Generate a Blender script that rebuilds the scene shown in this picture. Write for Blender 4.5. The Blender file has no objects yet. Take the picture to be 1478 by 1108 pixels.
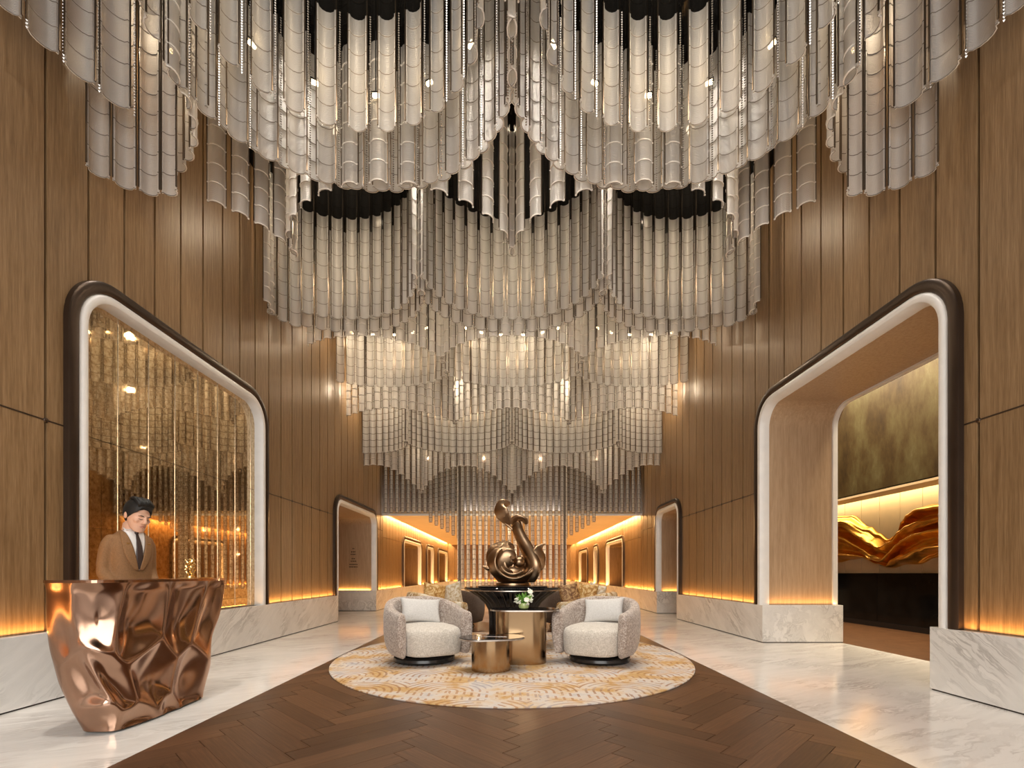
import bpy, bmesh, math, random
from mathutils import Vector, Matrix
random.seed(7)
PI = math.pi
SC = bpy.context.scene
COL = SC.collection

# ------------------------------------------------------------------ camera
F = 700.0          # focal length in pixels of the 1478 px frame
H = 1.05           # camera height
HX, HY = 739.0, 827.0   # vanishing point
cam_d = bpy.data.cameras.new('camera'); cam = bpy.data.objects.new('camera', cam_d); COL.objects.link(cam)
cam.location = (0, 0, H); cam.rotation_euler = (PI/2, 0, 0)
cam_d.sensor_width = 36.0; cam_d.lens = F/1478*36.0
cam_d.shift_y = (HY-554)/1478
cam_d.clip_start = 0.05; cam_d.clip_end = 200
SC.camera = cam
# ------------------------------------------------------------------ world and exposure
SC.view_settings.view_transform = 'Standard'; SC.view_settings.look = 'None'
SC.view_settings.gamma = 1.0; SC.view_settings.use_curve_mapping = False
SC.view_settings.exposure = 0.08
W = bpy.data.worlds.new('world'); SC.world = W; W.use_nodes = True
W.node_tree.nodes['Background'].inputs[0].default_value = (1.0, 0.93, 0.85, 1)
W.node_tree.nodes['Background'].inputs[1].default_value = 0.25
SC.cycles.max_bounces = 7; SC.cycles.diffuse_bounces = 4; SC.cycles.glossy_bounces = 4
SC.cycles.transmission_bounces = 5; SC.cycles.transparent_max_bounces = 12
SC.cycles.sample_clamp_indirect = 6.0; SC.cycles.caustics_reflective = False; SC.cycles.caustics_refractive = False

# ------------------------------------------------------------------ main dimensions
XM, XW = 3.78, 3.84          # marble plinth face, wood panel face (half width of the hall)
ZM, ZJ = 0.567, 2.31         # plinth top, panel joint height
ZC = 7.06                    # black ceiling
YB = 14.37                   # end of the high hall
ZS = 2.754                   # low ceiling beyond
YE = 29.1                    # far end wall
YF = -3.2                    # entrance wall behind the camera
PITCH, PH0 = 0.407, 3.994

def area(name, loc, rot, sx, sy, power, col=(1,1,1), spread=None):
    l = bpy.data.lights.new(name, 'AREA'); l.shape = 'RECTANGLE'; l.size = sx; l.size_y = sy; l.energy = power; l.color = col
    if spread: l.spread = spread
    o = bpy.data.objects.new(name, l); COL.objects.link(o); o.location = loc; o.rotation_euler = rot
    return o
def spot(name, loc, target, power, col, angle, blend=0.6, rad=0.06):
    l = bpy.data.lights.new(name, 'SPOT'); l.energy = power; l.color = col; l.spot_size = angle; l.spot_blend = blend; l.shadow_soft_size = rad
    o = bpy.data.objects.new(name, l); COL.objects.link(o); o.location = loc
    d = Vector(target)-Vector(loc); o.rotation_euler = d.to_track_quat('-Z', 'Y').to_euler()
    return o
def point(name, loc, power, col, rad=0.05):
    l = bpy.data.lights.new(name, 'POINT'); l.energy = power; l.color = col; l.shadow_soft_size = rad
    o = bpy.data.objects.new(name, l); COL.objects.link(o); o.location = loc
    return o
WARM = (1.0, 0.80, 0.56); AMBER = (1.0, 0.50, 0.14); SOFT = (1.0, 0.84, 0.66); DAY = (1.0, 0.97, 0.93)
# daylight from the glazed entrance behind the camera
area('entrance_daylight', (0, YF+0.12, 2.9), (PI/2, 0, 0), 6.4, 4.6, 520, DAY)

# ------------------------------------------------------------------ materials
MATS = {}
def nmat(name):
    m = bpy.data.materials.new(name); m.use_nodes = True; MATS[name] = m
    nt = m.node_tree; b = nt.nodes['Principled BSDF']
    return m, nt, b
def N(nt, t, **kw):
    n = nt.nodes.new(t)
    for k, v in kw.items():
        if k.startswith('i_'):
            key = k[2:]; key = int(key) if key.isdigit() else key.replace('_', ' ')
            n.inputs[key].default_value = v
        else: setattr(n, k, v)
    return n
def L(nt, a, b): nt.links.new(a, b)
def ramp(nt, fac, stops, interp='LINEAR'):
    r = nt.nodes.new('ShaderNodeValToRGB'); r.color_ramp.interpolation = interp
    e = r.color_ramp.elements
    while len(e) < len(stops): e.new(0.5)
    for i, (p, c) in enumerate(stops):
        e[i].position = p; e[i].color = (c[0], c[1], c[2], 1)
    L(nt, fac, r.inputs[0]); return r
def mapped(nt, scale=(1,1,1), rot=(0,0,0), coord='Object'):
    tc = nt.nodes.new('ShaderNodeTexCoord'); mp = nt.nodes.new('ShaderNodeMapping')
    mp.inputs['Scale'].default_value = scale; mp.inputs['Rotation'].default_value = rot
    L(nt, tc.outputs[coord], mp.inputs[0]); return mp
def geo_mapped(nt, scale=(1,1,1), rot=(0,0,0)):
    g = nt.nodes.new('ShaderNodeNewGeometry'); mp = nt.nodes.new('ShaderNodeMapping')
    mp.inputs['Scale'].default_value = scale; mp.inputs['Rotation'].default_value = rot
    L(nt, g.outputs['Position'], mp.inputs[0]); return mp
def bump(nt, b, h, strength=0.2, dist=0.01):
    n = nt.nodes.new('ShaderNodeBump'); n.inputs['Strength'].default_value = strength; n.inputs['Distance'].default_value = dist
    L(nt, h, n.inputs['Height']); L(nt, n.outputs[0], b.inputs['Normal'])
def simple(name, col, rough=0.5, metal=0.0, noise=None, **kw):
    m, nt, b = nmat(name)
    b.inputs['Roughness'].default_value = rough; b.inputs['Metallic'].default_value = metal
    b.inputs['Base Color'].default_value = (*col, 1)
    if noise:
        sc, amt = noise
        mp = geo_mapped(nt); t = N(nt, 'ShaderNodeTexNoise', i_Scale=sc, i_Detail=3.0); L(nt, mp.outputs[0], t.inputs[0])
        r = ramp(nt, t.outputs[0], [(0.25, [c*(1-amt) for c in col]), (0.75, [min(1, c*(1+amt)) for c in col])])
        L(nt, r.outputs[0], b.inputs['Base Color'])
    for k, v in kw.items(): b.inputs[k].default_value = v
    return m
def emis(name, col, st):
    m, nt, b = nmat(name)
    b.inputs['Base Color'].default_value = (*col, 1); b.inputs['Emission Color'].default_value = (*col, 1); b.inputs['Emission Strength'].default_value = st
    return m
def wood(name, c0, c1, c2, grain=(30, 30, 1.2), rough=0.42, spec=0.4, var=0.12):
    m, nt, b = nmat(name)
    mp = geo_mapped(nt, grain); t = N(nt, 'ShaderNodeTexNoise', i_Scale=1.6, i_Detail=4.0, i_Roughness=0.6); L(nt, mp.outputs[0], t.inputs[0])
    mp2 = geo_mapped(nt, (grain[0]*5, grain[1]*5, grain[2]*3)); t2 = N(nt, 'ShaderNodeTexNoise', i_Scale=2.0, i_Detail=2.0); L(nt, mp2.outputs[0], t2.inputs[0])
    mx = N(nt, 'ShaderNodeMath', operation='MULTIPLY_ADD'); L(nt, t2.outputs[0], mx.inputs[0]); mx.inputs[1].default_value = 0.45
    ad = N(nt, 'ShaderNodeMath', operation='MULTIPLY'); L(nt, t.outputs[0], ad.inputs[0]); ad.inputs[1].default_value = 0.6
    L(nt, ad.outputs[0], mx.inputs[2])
    r = ramp(nt, mx.outputs[0], [(0.36, c0), (0.52, c1), (0.68, c2)])
    oi = nt.nodes.new('ShaderNodeObjectInfo')
    mr = N(nt, 'ShaderNodeMapRange'); L(nt, oi.outputs['Random'], mr.inputs[0]); mr.inputs[3].default_value = 1-var; mr.inputs[4].default_value = 1+var
    hs = nt.nodes.new('ShaderNodeHueSaturation'); L(nt, r.outputs[0], hs.inputs['Color']); L(nt, mr.outputs[0], hs.inputs['Value'])
    L(nt, hs.outputs[0], b.inputs['Base Color'])
    b.inputs['Roughness'].default_value = rough; b.inputs['Specular IOR Level'].default_value = spec
    bump(nt, b, t2.outputs[0], 0.12, 0.004)
    return m
wood('oak_panel', (0.160, 0.090, 0.038), (0.235, 0.140, 0.064), (0.32, 0.205, 0.105), var=0.07)
wood('oak_jamb', (0.36, 0.235, 0.135), (0.45, 0.31, 0.19), (0.52, 0.37, 0.24), grain=(22, 22, 1.0), var=0.05)
wood('oak_dark', (0.055, 0.024, 0.010), (0.095, 0.043, 0.019), (0.145, 0.070, 0.033), grain=(4, 4, 4), rough=0.33, var=0.22)
def plank_wood():
    m, nt, b = nmat('plank_wood')
    mp = mapped(nt, (1.6, 34, 8)); t = N(nt, 'ShaderNodeTexNoise', i_Scale=2.0, i_Detail=5.0, i_Roughness=0.62); L(nt, mp.outputs[0], t.inputs[0])
    r = ramp(nt, t.outputs[0], [(0.28, (0.060, 0.027, 0.012)), (0.5, (0.098, 0.046, 0.022)), (0.72, (0.150, 0.076, 0.038))])
    oi = nt.nodes.new('ShaderNodeObjectInfo'); mr = N(nt, 'ShaderNodeMapRange'); L(nt, oi.outputs['Random'], mr.inputs[0]); mr.inputs[3].default_value = 0.70; mr.inputs[4].default_value = 1.30
    hs = nt.nodes.new('ShaderNodeHueSaturation'); L(nt, r.outputs[0], hs.inputs['Color']); L(nt, mr.outputs[0], hs.inputs['Value'])
    L(nt, hs.outputs[0], b.inputs['Base Color']); b.inputs['Roughness'].default_value = 0.36
    bump(nt, b, t.outputs[0], 0.15, 0.003)
plank_wood()
def marble(name, base, vein, rot, rough=0.16, sc=1.0, strength=1.0):
    m, nt, b = nmat(name)
    mp = geo_mapped(nt, (sc, sc, sc), rot)
    w = N(nt, 'ShaderNodeTexNoise', i_Scale=1.1, i_Detail=4.0, i_Roughness=0.6); L(nt, mp.outputs[0], w.inputs[0])
    mx = N(nt, 'ShaderNodeMix', data_type='VECTOR'); mx.inputs[0].default_value = 0.22
    L(nt, mp.outputs[0], mx.inputs[4]); L(nt, w.outputs['Color'], mx.inputs[5])
    mp2 = nt.nodes.new('ShaderNodeMapping'); mp2.inputs['Scale'].default_value = (9.0, 0.75, 9.0); L(nt, mx.outputs[1], mp2.inputs[0])
    v = N(nt, 'ShaderNodeTexNoise', i_Scale=1.0, i_Detail=6.0, i_Roughness=0.68, i_Distortion=0.6); L(nt, mp2.outputs[0], v.inputs[0])
    a = N(nt, 'ShaderNodeMath', operation='SUBTRACT'); L(nt, v.outputs[0], a.inputs[0]); a.inputs[1].default_value = 0.5
    ab = N(nt, 'ShaderNodeMath', operation='ABSOLUTE'); L(nt, a.outputs[0], ab.inputs[0])
    mr = N(nt, 'ShaderNodeMapRange'); L(nt, ab.outputs[0], mr.inputs[0]); mr.inputs[1].default_value = 0.0; mr.inputs[2].default_value = 0.055; mr.inputs[3].default_value = 1; mr.inputs[4].default_value = 0
    big = N(nt, 'ShaderNodeTexNoise', i_Scale=1.7, i_Detail=2.0); L(nt, mp.outputs[0], big.inputs[0])
    gate = N(nt, 'ShaderNodeMapRange'); L(nt, big.outputs[0], gate.inputs[0]); gate.inputs[1].default_value = 0.42; gate.inputs[2].default_value = 0.68
    ml = N(nt, 'ShaderNodeMath', operation='MULTIPLY'); L(nt, mr.outputs[0], ml.inputs[0]); L(nt, gate.outputs[0], ml.inputs[1])
    m2 = N(nt, 'ShaderNodeMath', operation='MULTIPLY'); L(nt, ml.outputs[0], m2.inputs[0]); m2.inputs[1].default_value = 0.8*strength
    cl = ramp(nt, v.outputs[0], [(0.3, [c*0.86 for c in base]), (0.6, base)])
    mc = N(nt, 'ShaderNodeMix', data_type='RGBA'); L(nt, m2.outputs[0], mc.inputs[0]); L(nt, cl.outputs[0], mc.inputs[6]); mc.inputs[7].default_value = (*vein, 1)
    L(nt, mc.outputs[2], b.inputs['Base Color']); b.inputs['Roughness'].default_value = rough
marble('marble_wall', (0.80, 0.78, 0.75), (0.36, 0.34, 0.32), (math.radians(-32), 0, 0), 0.22)
marble('marble_floor', (0.84, 0.815, 0.785), (0.40, 0.35, 0.32), (0, 0, math.radians(62)), 0.13, 1.0, 0.8)
simple('white_stone', (0.80, 0.78, 0.75), 0.35, noise=(6, 0.05))
simple('bronze_dark', (0.062, 0.042, 0.030), 0.32, 0.7, noise=(3, 0.15))
simple('groove_dark', (0.030, 0.017, 0.010), 0.6)
simple('black_gloss', (0.006, 0.006, 0.007), 0.06, 0.0)
simple('black_ceiling', (0.003, 0.003, 0.003), 0.05, 0.0, **{'Specular IOR Level': 0.12})
simple('black_satin', (0.012, 0.012, 0.013), 0.25, 0.0)
simple('black_stone', (0.008, 0.0075, 0.0075), 0.10, 0.0, noise=(4, 0.5), **{'Specular IOR Level': 0.22})
simple('cream_panel', (0.72, 0.58, 0.38), 0.5, noise=(3, 0.05))
simple('plaster_warm', (0.62, 0.46, 0.28), 0.6, noise=(2, 0.05))
simple('plaster_white', (0.75, 0.72, 0.68), 0.6)
simple('gold_leaf', (0.88, 0.50, 0.11), 0.30, 1.0, noise=(9, 0.16))
simple('bright_gold', (0.90, 0.66, 0.30), 0.2, 1.0)
simple('bronze_art', (0.34, 0.225, 0.135), 0.30, 1.0, noise=(14, 0.12))
simple('steel_edge', (0.55, 0.5, 0.45), 0.25, 1.0)
simple('rod_metal', (0.13, 0.10, 0.075), 0.35, 0.9)
simple('joint_grey', (0.20, 0.175, 0.15), 0.5)
simple('bead_metal', (0.62, 0.60, 0.57), 0.2, 0.8)
simple('skin', (0.72, 0.43, 0.30), 0.5, noise=(30, 0.04))
simple('lips', (0.50, 0.22, 0.17), 0.5)
simple('hair_black', (0.006, 0.0055, 0.005), 0.62, noise=(60, 0.5))
simple('suit_brown', (0.235, 0.118, 0.046), 0.75, noise=(120, 0.18))
simple('shirt_white', (0.82, 0.80, 0.78), 0.7)
simple('tie_dark', (0.045, 0.028, 0.024), 0.5)
simple('eye_dark', (0.02, 0.012, 0.01), 0.3)
simple('shoe_black', (0.01, 0.01, 0.01), 0.3)
simple('leaf_green', (0.16, 0.36, 0.05), 0.5, noise=(25, 0.3))
simple('petal_white', (0.86, 0.87, 0.74), 0.6)
simple('vase_green', (0.45, 0.55, 0.22), 0.12)
simple('mirror_back', (0.10, 0.07, 0.04), 0.5)
emis('led_warm', (1.0, 0.62, 0.25), 14.0)
emis('led_bulb', (1.0, 0.74, 0.42), 14.0)
def glass_mat():
    m = bpy.data.materials.new('frosted_glass'); m.use_nodes = True; MATS['frosted_glass'] = m
    nt = m.node_tree; nt.nodes.clear()
    out = nt.nodes.new('ShaderNodeOutputMaterial')
    tr = N(nt, 'ShaderNodeBsdfTranslucent'); tr.inputs[0].default_value = (0.86, 0.84, 0.81, 1)
    df = N(nt, 'ShaderNodeBsdfDiffuse'); df.inputs[0].default_value = (0.68, 0.67, 0.655, 1)
    gl = N(nt, 'ShaderNodeBsdfGlossy'); gl.inputs[1].default_value = 0.34; gl.inputs[0].default_value = (0.95, 0.93, 0.9, 1)
    tp = N(nt, 'ShaderNodeBsdfTransparent'); tp.inputs[0].default_value = (0.95, 0.93, 0.9, 1)
    mp = geo_mapped(nt, (1, 1, 1)); wv = N(nt, 'ShaderNodeTexWave', wave_type='BANDS', bands_direction='Z', i_Scale=26.0, i_Distortion=1.2); L(nt, mp.outputs[0], wv.inputs[0])
    bp = N(nt, 'ShaderNodeBump'); bp.inputs['Strength'].default_value = 0.6; bp.inputs['Distance'].default_value = 0.006; L(nt, wv.outputs[0], bp.inputs['Height'])
    for s in (df, gl, tr): L(nt, bp.outputs[0], s.inputs['Normal'])
    m1 = N(nt, 'ShaderNodeMixShader', i_Fac=0.46); L(nt, tr.outputs[0], m1.inputs[1]); L(nt, df.outputs[0], m1.inputs[2])
    m2 = N(nt, 'ShaderNodeMixShader', i_Fac=0.07); L(nt, m1.outputs[0], m2.inputs[1]); L(nt, gl.outputs[0], m2.inputs[2])
    m3 = N(nt, 'ShaderNodeMixShader', i_Fac=0.27); L(nt, m2.outputs[0], m3.inputs[1]); L(nt, tp.outputs[0], m3.inputs[2])
    L(nt, m3.outputs[0], out.inputs[0])
glass_mat()
simple('glass_edge', (0.80, 0.77, 0.72), 0.25)
def copper():
    m, nt, b = nmat('copper_hammered'); b.inputs['Metallic'].default_value = 1.0; b.inputs['Roughness'].default_value = 0.17
    mp = geo_mapped(nt); t = N(nt, 'ShaderNodeTexNoise', i_Scale=2.2, i_Detail=3.0); L(nt, mp.outputs[0], t.inputs[0])
    r = ramp(nt, t.outputs[0], [(0.3, (0.33, 0.200, 0.135)), (0.7, (0.47, 0.300, 0.215))]); L(nt, r.outputs[0], b.inputs['Base Color'])
copper()
def brass():
    m, nt, b = nmat('brass_brushed'); b.inputs['Metallic'].default_value = 1.0; b.inputs['Roughness'].default_value = 0.17
    b.inputs['Base Color'].default_value = (0.40, 0.265, 0.145, 1)
    mp = geo_mapped(nt, (60, 60, 0.6)); t = N(nt, 'ShaderNodeTexNoise', i_Scale=3.0); L(nt, mp.outputs[0], t.inputs[0]); bump(nt, b, t.outputs[0], 0.05, 0.002)
brass()
def antique_mirror():
    m, nt, b = nmat('antique_mirror'); b.inputs['Metallic'].default_value = 1.0
    mp = geo_mapped(nt); t = N(nt, 'ShaderNodeTexNoise', i_Scale=24.0, i_Detail=6.0, i_Roughness=0.75); L(nt, mp.outputs[0], t.inputs[0])
    r = ramp(nt, t.outputs[0], [(0.30, (0.30, 0.19, 0.09)), (0.45, (0.62, 0.45, 0.26)), (0.66, (0.90, 0.74, 0.50))]); L(nt, r.outputs[0], b.inputs['Base Color'])
    r2 = ramp(nt, t.outputs[0], [(0.35, (0.07,)*3), (0.60, (0.0,)*3)]); L(nt, r2.outputs[0], b.inputs['Roughness'])
antique_mirror()
def back_mirror():
    m, nt, b = nmat('bronze_mirror'); b.inputs['Metallic'].default_value = 1.0; b.inputs['Roughness'].default_value = 0.12
    b.inputs['Base Color'].default_value = (0.50, 0.42, 0.35, 1)
back_mirror()
def fresco():
    m, nt, b = nmat('fresco_gold')
    mp = geo_mapped(nt, (1, 1.2, 0.55)); t = N(nt, 'ShaderNodeTexNoise', i_Scale=1.5, i_Detail=8.0, i_Roughness=0.7); L(nt, mp.outputs[0], t.inputs[0])
    r = ramp(nt, t.outputs[0], [(0.3, (0.026, 0.014, 0.006)), (0.46, (0.066, 0.042, 0.015)), (0.6, (0.105, 0.085, 0.036)), (0.75, (0.17, 0.15, 0.09))]); L(nt, r.outputs[0], b.inputs['Base Color'])
    b.inputs['Roughness'].default_value = 0.4; b.inputs['Metallic'].default_value = 0.35
fresco()
def fabric(name, cols, sc, rough=0.95, bmp=0.5, zfreq=None):
    m, nt, b = nmat(name); mp = mapped(nt)
    t = N(nt, 'ShaderNodeTexVoronoi', i_Scale=sc); L(nt, mp.outputs[0], t.inputs[0])
    r = ramp(nt, t.outputs['Color'], [(0.0, cols[0]), (0.5, cols[1]), (1.0, cols[2])]); L(nt, r.outputs[0], b.inputs['Base Color'])
    b.inputs['Roughness'].default_value = rough; b.inputs['Sheen Weight'].default_value = 0.3
    bump(nt, b, t.outputs['Distance'], bmp, 0.006)
fabric('boucle_taupe', ((0.23, 0.175, 0.145), (0.42, 0.345, 0.295), (0.64, 0.57, 0.51)), 78)
fabric('seat_ivory', ((0.45, 0.41, 0.355), (0.60, 0.555, 0.49), (0.72, 0.68, 0.62)), 95)
fabric('pillow_grey', ((0.54, 0.53, 0.51), (0.63, 0.62, 0.60), (0.70, 0.69, 0.67)), 150, bmp=0.25)
fabric('boucle_brown', ((0.10, 0.068, 0.05), (0.15, 0.105, 0.08), (0.21, 0.155, 0.12)), 115)
def swirl_fabric(name, a, bcol, c, sc):
    m, nt, b = nmat(name); mp = mapped(nt)
    w = N(nt, 'ShaderNodeTexNoise', i_Scale=sc*1.6, i_Detail=3.0, i_Distortion=3.5); L(nt, mp.outputs[0], w.inputs[0])
    r = ramp(nt, w.outputs[0], [(0.36, a), (0.48, bcol), (0.62, c)]); L(nt, r.outputs[0], b.inputs['Base Color']); b.inputs['Roughness'].default_value = 0.6
swirl_fabric('pattern_gold', (0.30, 0.15, 0.035), (0.60, 0.43, 0.23), (0.78, 0.70, 0.56), 3.2)
swirl_fabric('cushion_gold', (0.34, 0.15, 0.03), (0.55, 0.30, 0.08), (0.74, 0.55, 0.28), 5.0)
swirl_fabric('cushion_brown', (0.12, 0.05, 0.015), (0.27, 0.13, 0.05), (0.50, 0.32, 0.14), 5.0)
swirl_fabric('cushion_cream', (0.50, 0.36, 0.18), (0.72, 0.60, 0.42), (0.80, 0.74, 0.62), 5.0)
def rug_mat():
    m, nt, b = nmat('rug_weave')
    def math_(op, a, bb=None, c=None):
        n = N(nt, 'ShaderNodeMath', operation=op)
        for i, v in enumerate((a, bb, c)):
            if v is None: continue
            if isinstance(v, (int, float)): n.inputs[i].default_value = v
            else: L(nt, v, n.inputs[i])
        return n.outputs[0]
    g = nt.nodes.new('ShaderNodeNewGeometry'); sp = nt.nodes.new('ShaderNodeSeparateXYZ'); L(nt, g.outputs['Position'], sp.inputs[0])
    X, Y = sp.outputs[0], sp.outputs[1]
    CW, CH = 0.78, 0.66
    row = math_('FLOOR', math_('DIVIDE', Y, CH))
    off = math_('MULTIPLY', row, 0.37)
    u = math_('SUBTRACT', math_('FRACT', math_('ADD', math_('DIVIDE', X, CW), off)), 0.5)
    v = math_('SUBTRACT', math_('FRACT', math_('DIVIDE', Y, CH)), 0.45)
    um = math_('MULTIPLY', u, CW); vm = math_('MAXIMUM', math_('MULTIPLY', v, CH), 0.0)
    r = math_('SQRT', math_('ADD', math_('MULTIPLY', um, um), math_('MULTIPLY', vm, vm)))
    st = math_('SINE', math_('MULTIPLY', r, 2*PI/0.066))
    # dashes: break the straight stripes along the length
    ns = N(nt, 'ShaderNodeTexNoise', i_Scale=4.5, i_Detail=2.0); L(nt, g.outputs['Position'], ns.inputs[0])
    br = math_('SINE', math_('MULTIPLY', math_('ADD', Y, math_('MULTIPLY', math_('FLOOR', math_('DIVIDE', X, 0.078)), 0.031)), 2*PI/0.165))
    straight = math_('LESS_THAN', v, 0.0)
    dash = math_('GREATER_THAN', math_('ADD', br, math_('MULTIPLY', straight, -0.0)), -0.35)
    stripe = math_('GREATER_THAN', math_('MULTIPLY', st, 1.0), 0.52)
    gate = math_('GREATER_THAN', ns.outputs[0], 0.40)
    arch_on = math_('MAXIMUM', math_('MULTIPLY', dash, straight), math_('SUBTRACT', 1.0, straight))
    mask = math_('MULTIPLY', math_('MULTIPLY', stripe, gate), arch_on)
    nb = N(nt, 'ShaderNodeTexNoise', i_Scale=2.6, i_Detail=5.0, i_Roughness=0.65); L(nt, g.outputs['Position'], nb.inputs[0])
    base = ramp(nt, nb.outputs[0], [(0.28, (0.40, 0.38, 0.40)), (0.44, (0.60, 0.54, 0.49)), (0.53, (0.60, 0.46, 0.32)), (0.60, (0.52, 0.31, 0.11)), (0.68, (0.58, 0.40, 0.21)), (0.8, (0.60, 0.54, 0.48))])
    n3 = N(nt, 'ShaderNodeTexNoise', i_Scale=1.6, i_Detail=2.0); mp = nt.nodes.new('ShaderNodeMapping'); mp.inputs['Location'].default_value = (9, 4, 2)
    L(nt, g.outputs['Position'], mp.inputs[0]); L(nt, mp.outputs[0], n3.inputs[0])
    sc = ramp(nt, n3.outputs[0], [(0.35, (0.33, 0.29, 0.30)), (0.47, (0.42, 0.20, 0.07)), (0.62, (0.27, 0.115, 0.035)), (0.7, (0.40, 0.30, 0.24))])
    mx = N(nt, 'ShaderNodeMix', data_type='RGBA'); L(nt, math_('MULTIPLY', mask, 0.72), mx.inputs[0]); L(nt, base.outputs[0], mx.inputs[6]); L(nt, sc.outputs[0], mx.inputs[7])
    L(nt, mx.outputs[2], b.inputs['Base Color']); b.inputs['Roughness'].default_value = 0.95
    fine = N(nt, 'ShaderNodeTexNoise', i_Scale=180.0); L(nt, g.outputs['Position'], fine.inputs[0]); bump(nt, b, fine.outputs[0], 0.4, 0.006)
rug_mat()

# ------------------------------------------------------------------ mesh helpers
class MB:
    def __init__(s): s.v = []; s.f = []; s.m = []
    def add(s, vs, fs, mi=0, M=None):
        o = len(s.v)
        s.v += [tuple(M @ Vector(p)) for p in vs] if M is not None else [tuple(p) for p in vs]
        s.f += [tuple(i+o for i in f) for f in fs]; s.m += [mi]*len(fs); return s
    def box(s, x0, x1, y0, y1, z0, z1, mi=0, M=None):
        vs = [(x, y, z) for z in (z0, z1) for y in (y0, y1) for x in (x0, x1)]
        return s.add(vs, [(0,2,3,1), (4,5,7,6), (0,1,5,4), (2,6,7,3), (0,4,6,2), (1,3,7,5)], mi, M)
    def prism(s, poly, axis, a, b, mi=0, M=None):
        """poly of (p,q); axis 0: points (t,p,q); axis 1: (p,t,q); axis 2: (p,q,t)"""
        def P(t, p, q): return (t, p, q) if axis == 0 else ((p, t, q) if axis == 1 else (p, q, t))
        n = len(poly)
        vs = [P(a, *p) for p in poly]+[P(b, *p) for p in poly]
        fs = [tuple(range(n)), tuple(range(2*n-1, n-1, -1))]+[(i, i+n, (i+1) % n+n, (i+1) % n) for i in range(n)]
        return s.add(vs, fs, mi, M)
    def lathe(s, prof, seg=32, mi=0, M=None, sx=1.0, sy=1.0, caps=True):
        n = len(prof); vs = []; fs = []
        for i in range(seg):
            a = 2*PI*i/seg
            vs += [(r*math.cos(a)*sx, r*math.sin(a)*sy, z) for r, z in prof]
        for i in range(seg):
            j = (i+1) % seg
            fs += [(i*n+k, j*n+k, j*n+k+1, i*n+k+1) for k in range(n-1)]
        if caps:
            if prof[0][0] > 1e-6: fs.append(tuple(i*n for i in range(seg))[::-1])
            if prof[-1][0] > 1e-6: fs.append(tuple(i*n+n-1 for i in range(seg)))
        return s.add(vs, fs, mi, M)
    def ell(s, c, r, nu=16, nv=10, mi=0, M=None):
        vs = [(c[0], c[1], c[2]-r[2])]; fs = []
        for j in range(1, nv):
            t = -PI/2+PI*j/nv
            for i in range(nu):
                a = 2*PI*i/nu; vs.append((c[0]+r[0]*math.cos(t)*math.cos(a), c[1]+r[1]*math.cos(t)*math.sin(a), c[2]+r[2]*math.sin(t)))
        vs.append((c[0], c[1], c[2]+r[2])); top = len(vs)-1
        for i in range(nu):
            k = (i+1) % nu
            fs.append((0, 1+k, 1+i)); fs.append((top, 1+(nv-2)*nu+i, 1+(nv-2)*nu+k))
            for j in range(nv-2): fs.append((1+j*nu+i, 1+j*nu+k, 1+(j+1)*nu+k, 1+(j+1)*nu+i))
        return s.add(vs, fs, mi, M)
    def tube(s, pts, rad, seg=10, mi=0, hint=(0, 0, 1), M=None):
        """rad: list of r or (rw, rt): width across the hint frame, thickness along it"""
        pts = [Vector(p) for p in pts]; n = len(pts); vs = []; fs = []
        for i, p in enumerate(pts):
            t = (pts[min(i+1, n-1)]-pts[max(i-1, 0)]).normalized()
            h = Vector(hint[i] if isinstance(hint, list) else hint); side = t.cross(h)
            if side.length < 1e-4: side = t.cross(Vector((0.3, 1, 0.2)))
            side.normalize(); up = side.cross(t).normalized()
            r = rad[i] if isinstance(rad, (list, tuple)) else rad
            rw, rt = r if isinstance(r, (list, tuple)) else (r, r)
            for k in range(seg):
                a = 2*PI*k/seg; vs.append(p+side*math.cos(a)*rw+up*math.sin(a)*rt)
        for i in range(n-1):
            for k in range(seg):
                q = (k+1) % seg; fs.append((i*seg+k, i*seg+q, (i+1)*seg+q, (i+1)*seg+k))
        fs.append(tuple(range(seg))[::-1]); fs.append(tuple((n-1)*seg+k for k in range(seg)))
        return s.add(vs, fs, mi, M)
    def loft(s, rings, mi=0, close=True, caps=True, M=None):
        n = len(rings[0]); vs = [p for r in rings for p in r]; fs = []
        for i in range(len(rings)-1):
            for k in range(n if close else n-1):
                q = (k+1) % n; fs.append((i*n+k, i*n+q, (i+1)*n+q, (i+1)*n+k))
        if caps and close:
            fs.append(tuple(range(n))[::-1]); fs.append(tuple((len(rings)-1)*n+k for k in range(n)))
        return s.add(vs, fs, mi, M)
    def mesh(s, name, mats, smooth=False):
        me = bpy.data.meshes.new(name); me.from_pydata(s.v, [], s.f)
        for mt in ([mats] if isinstance(mats, str) else mats): me.materials.append(MATS[mt])
        me.polygons.foreach_set('material_index', s.m)
        bm = bmesh.new(); bm.from_mesh(me); bmesh.ops.recalc_face_normals(bm, faces=bm.faces); bm.to_mesh(me); bm.free()
        if smooth:
            me.polygons.foreach_set('use_smooth', [True]*len(me.polygons))
            if smooth != 2:
                try: me.set_sharp_from_angle(angle=math.radians(38))
                except Exception: pass
        me.update(); return me
    def build(s, name, mats, parent=None, smooth=False, loc=None):
        o = bpy.data.objects.new(name, s.mesh(name, mats, smooth)); COL.objects.link(o)
        if parent is not None: o.parent = parent
        if loc is not None: o.location = loc
        return o
def tag(o, label=None, cat=None, group=None, kind=None):
    if label: o['label'] = label
    if cat: o['category'] = cat
    if group: o['group'] = group
    if kind: o['kind'] = kind
    return o
def empty(name, loc=(0,0,0), rz=0.0):
    o = bpy.data.objects.new(name, None); COL.objects.link(o); o.location = loc; o.rotation_euler = (0, 0, rz); o.empty_display_size = 0.1
    return o
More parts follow.
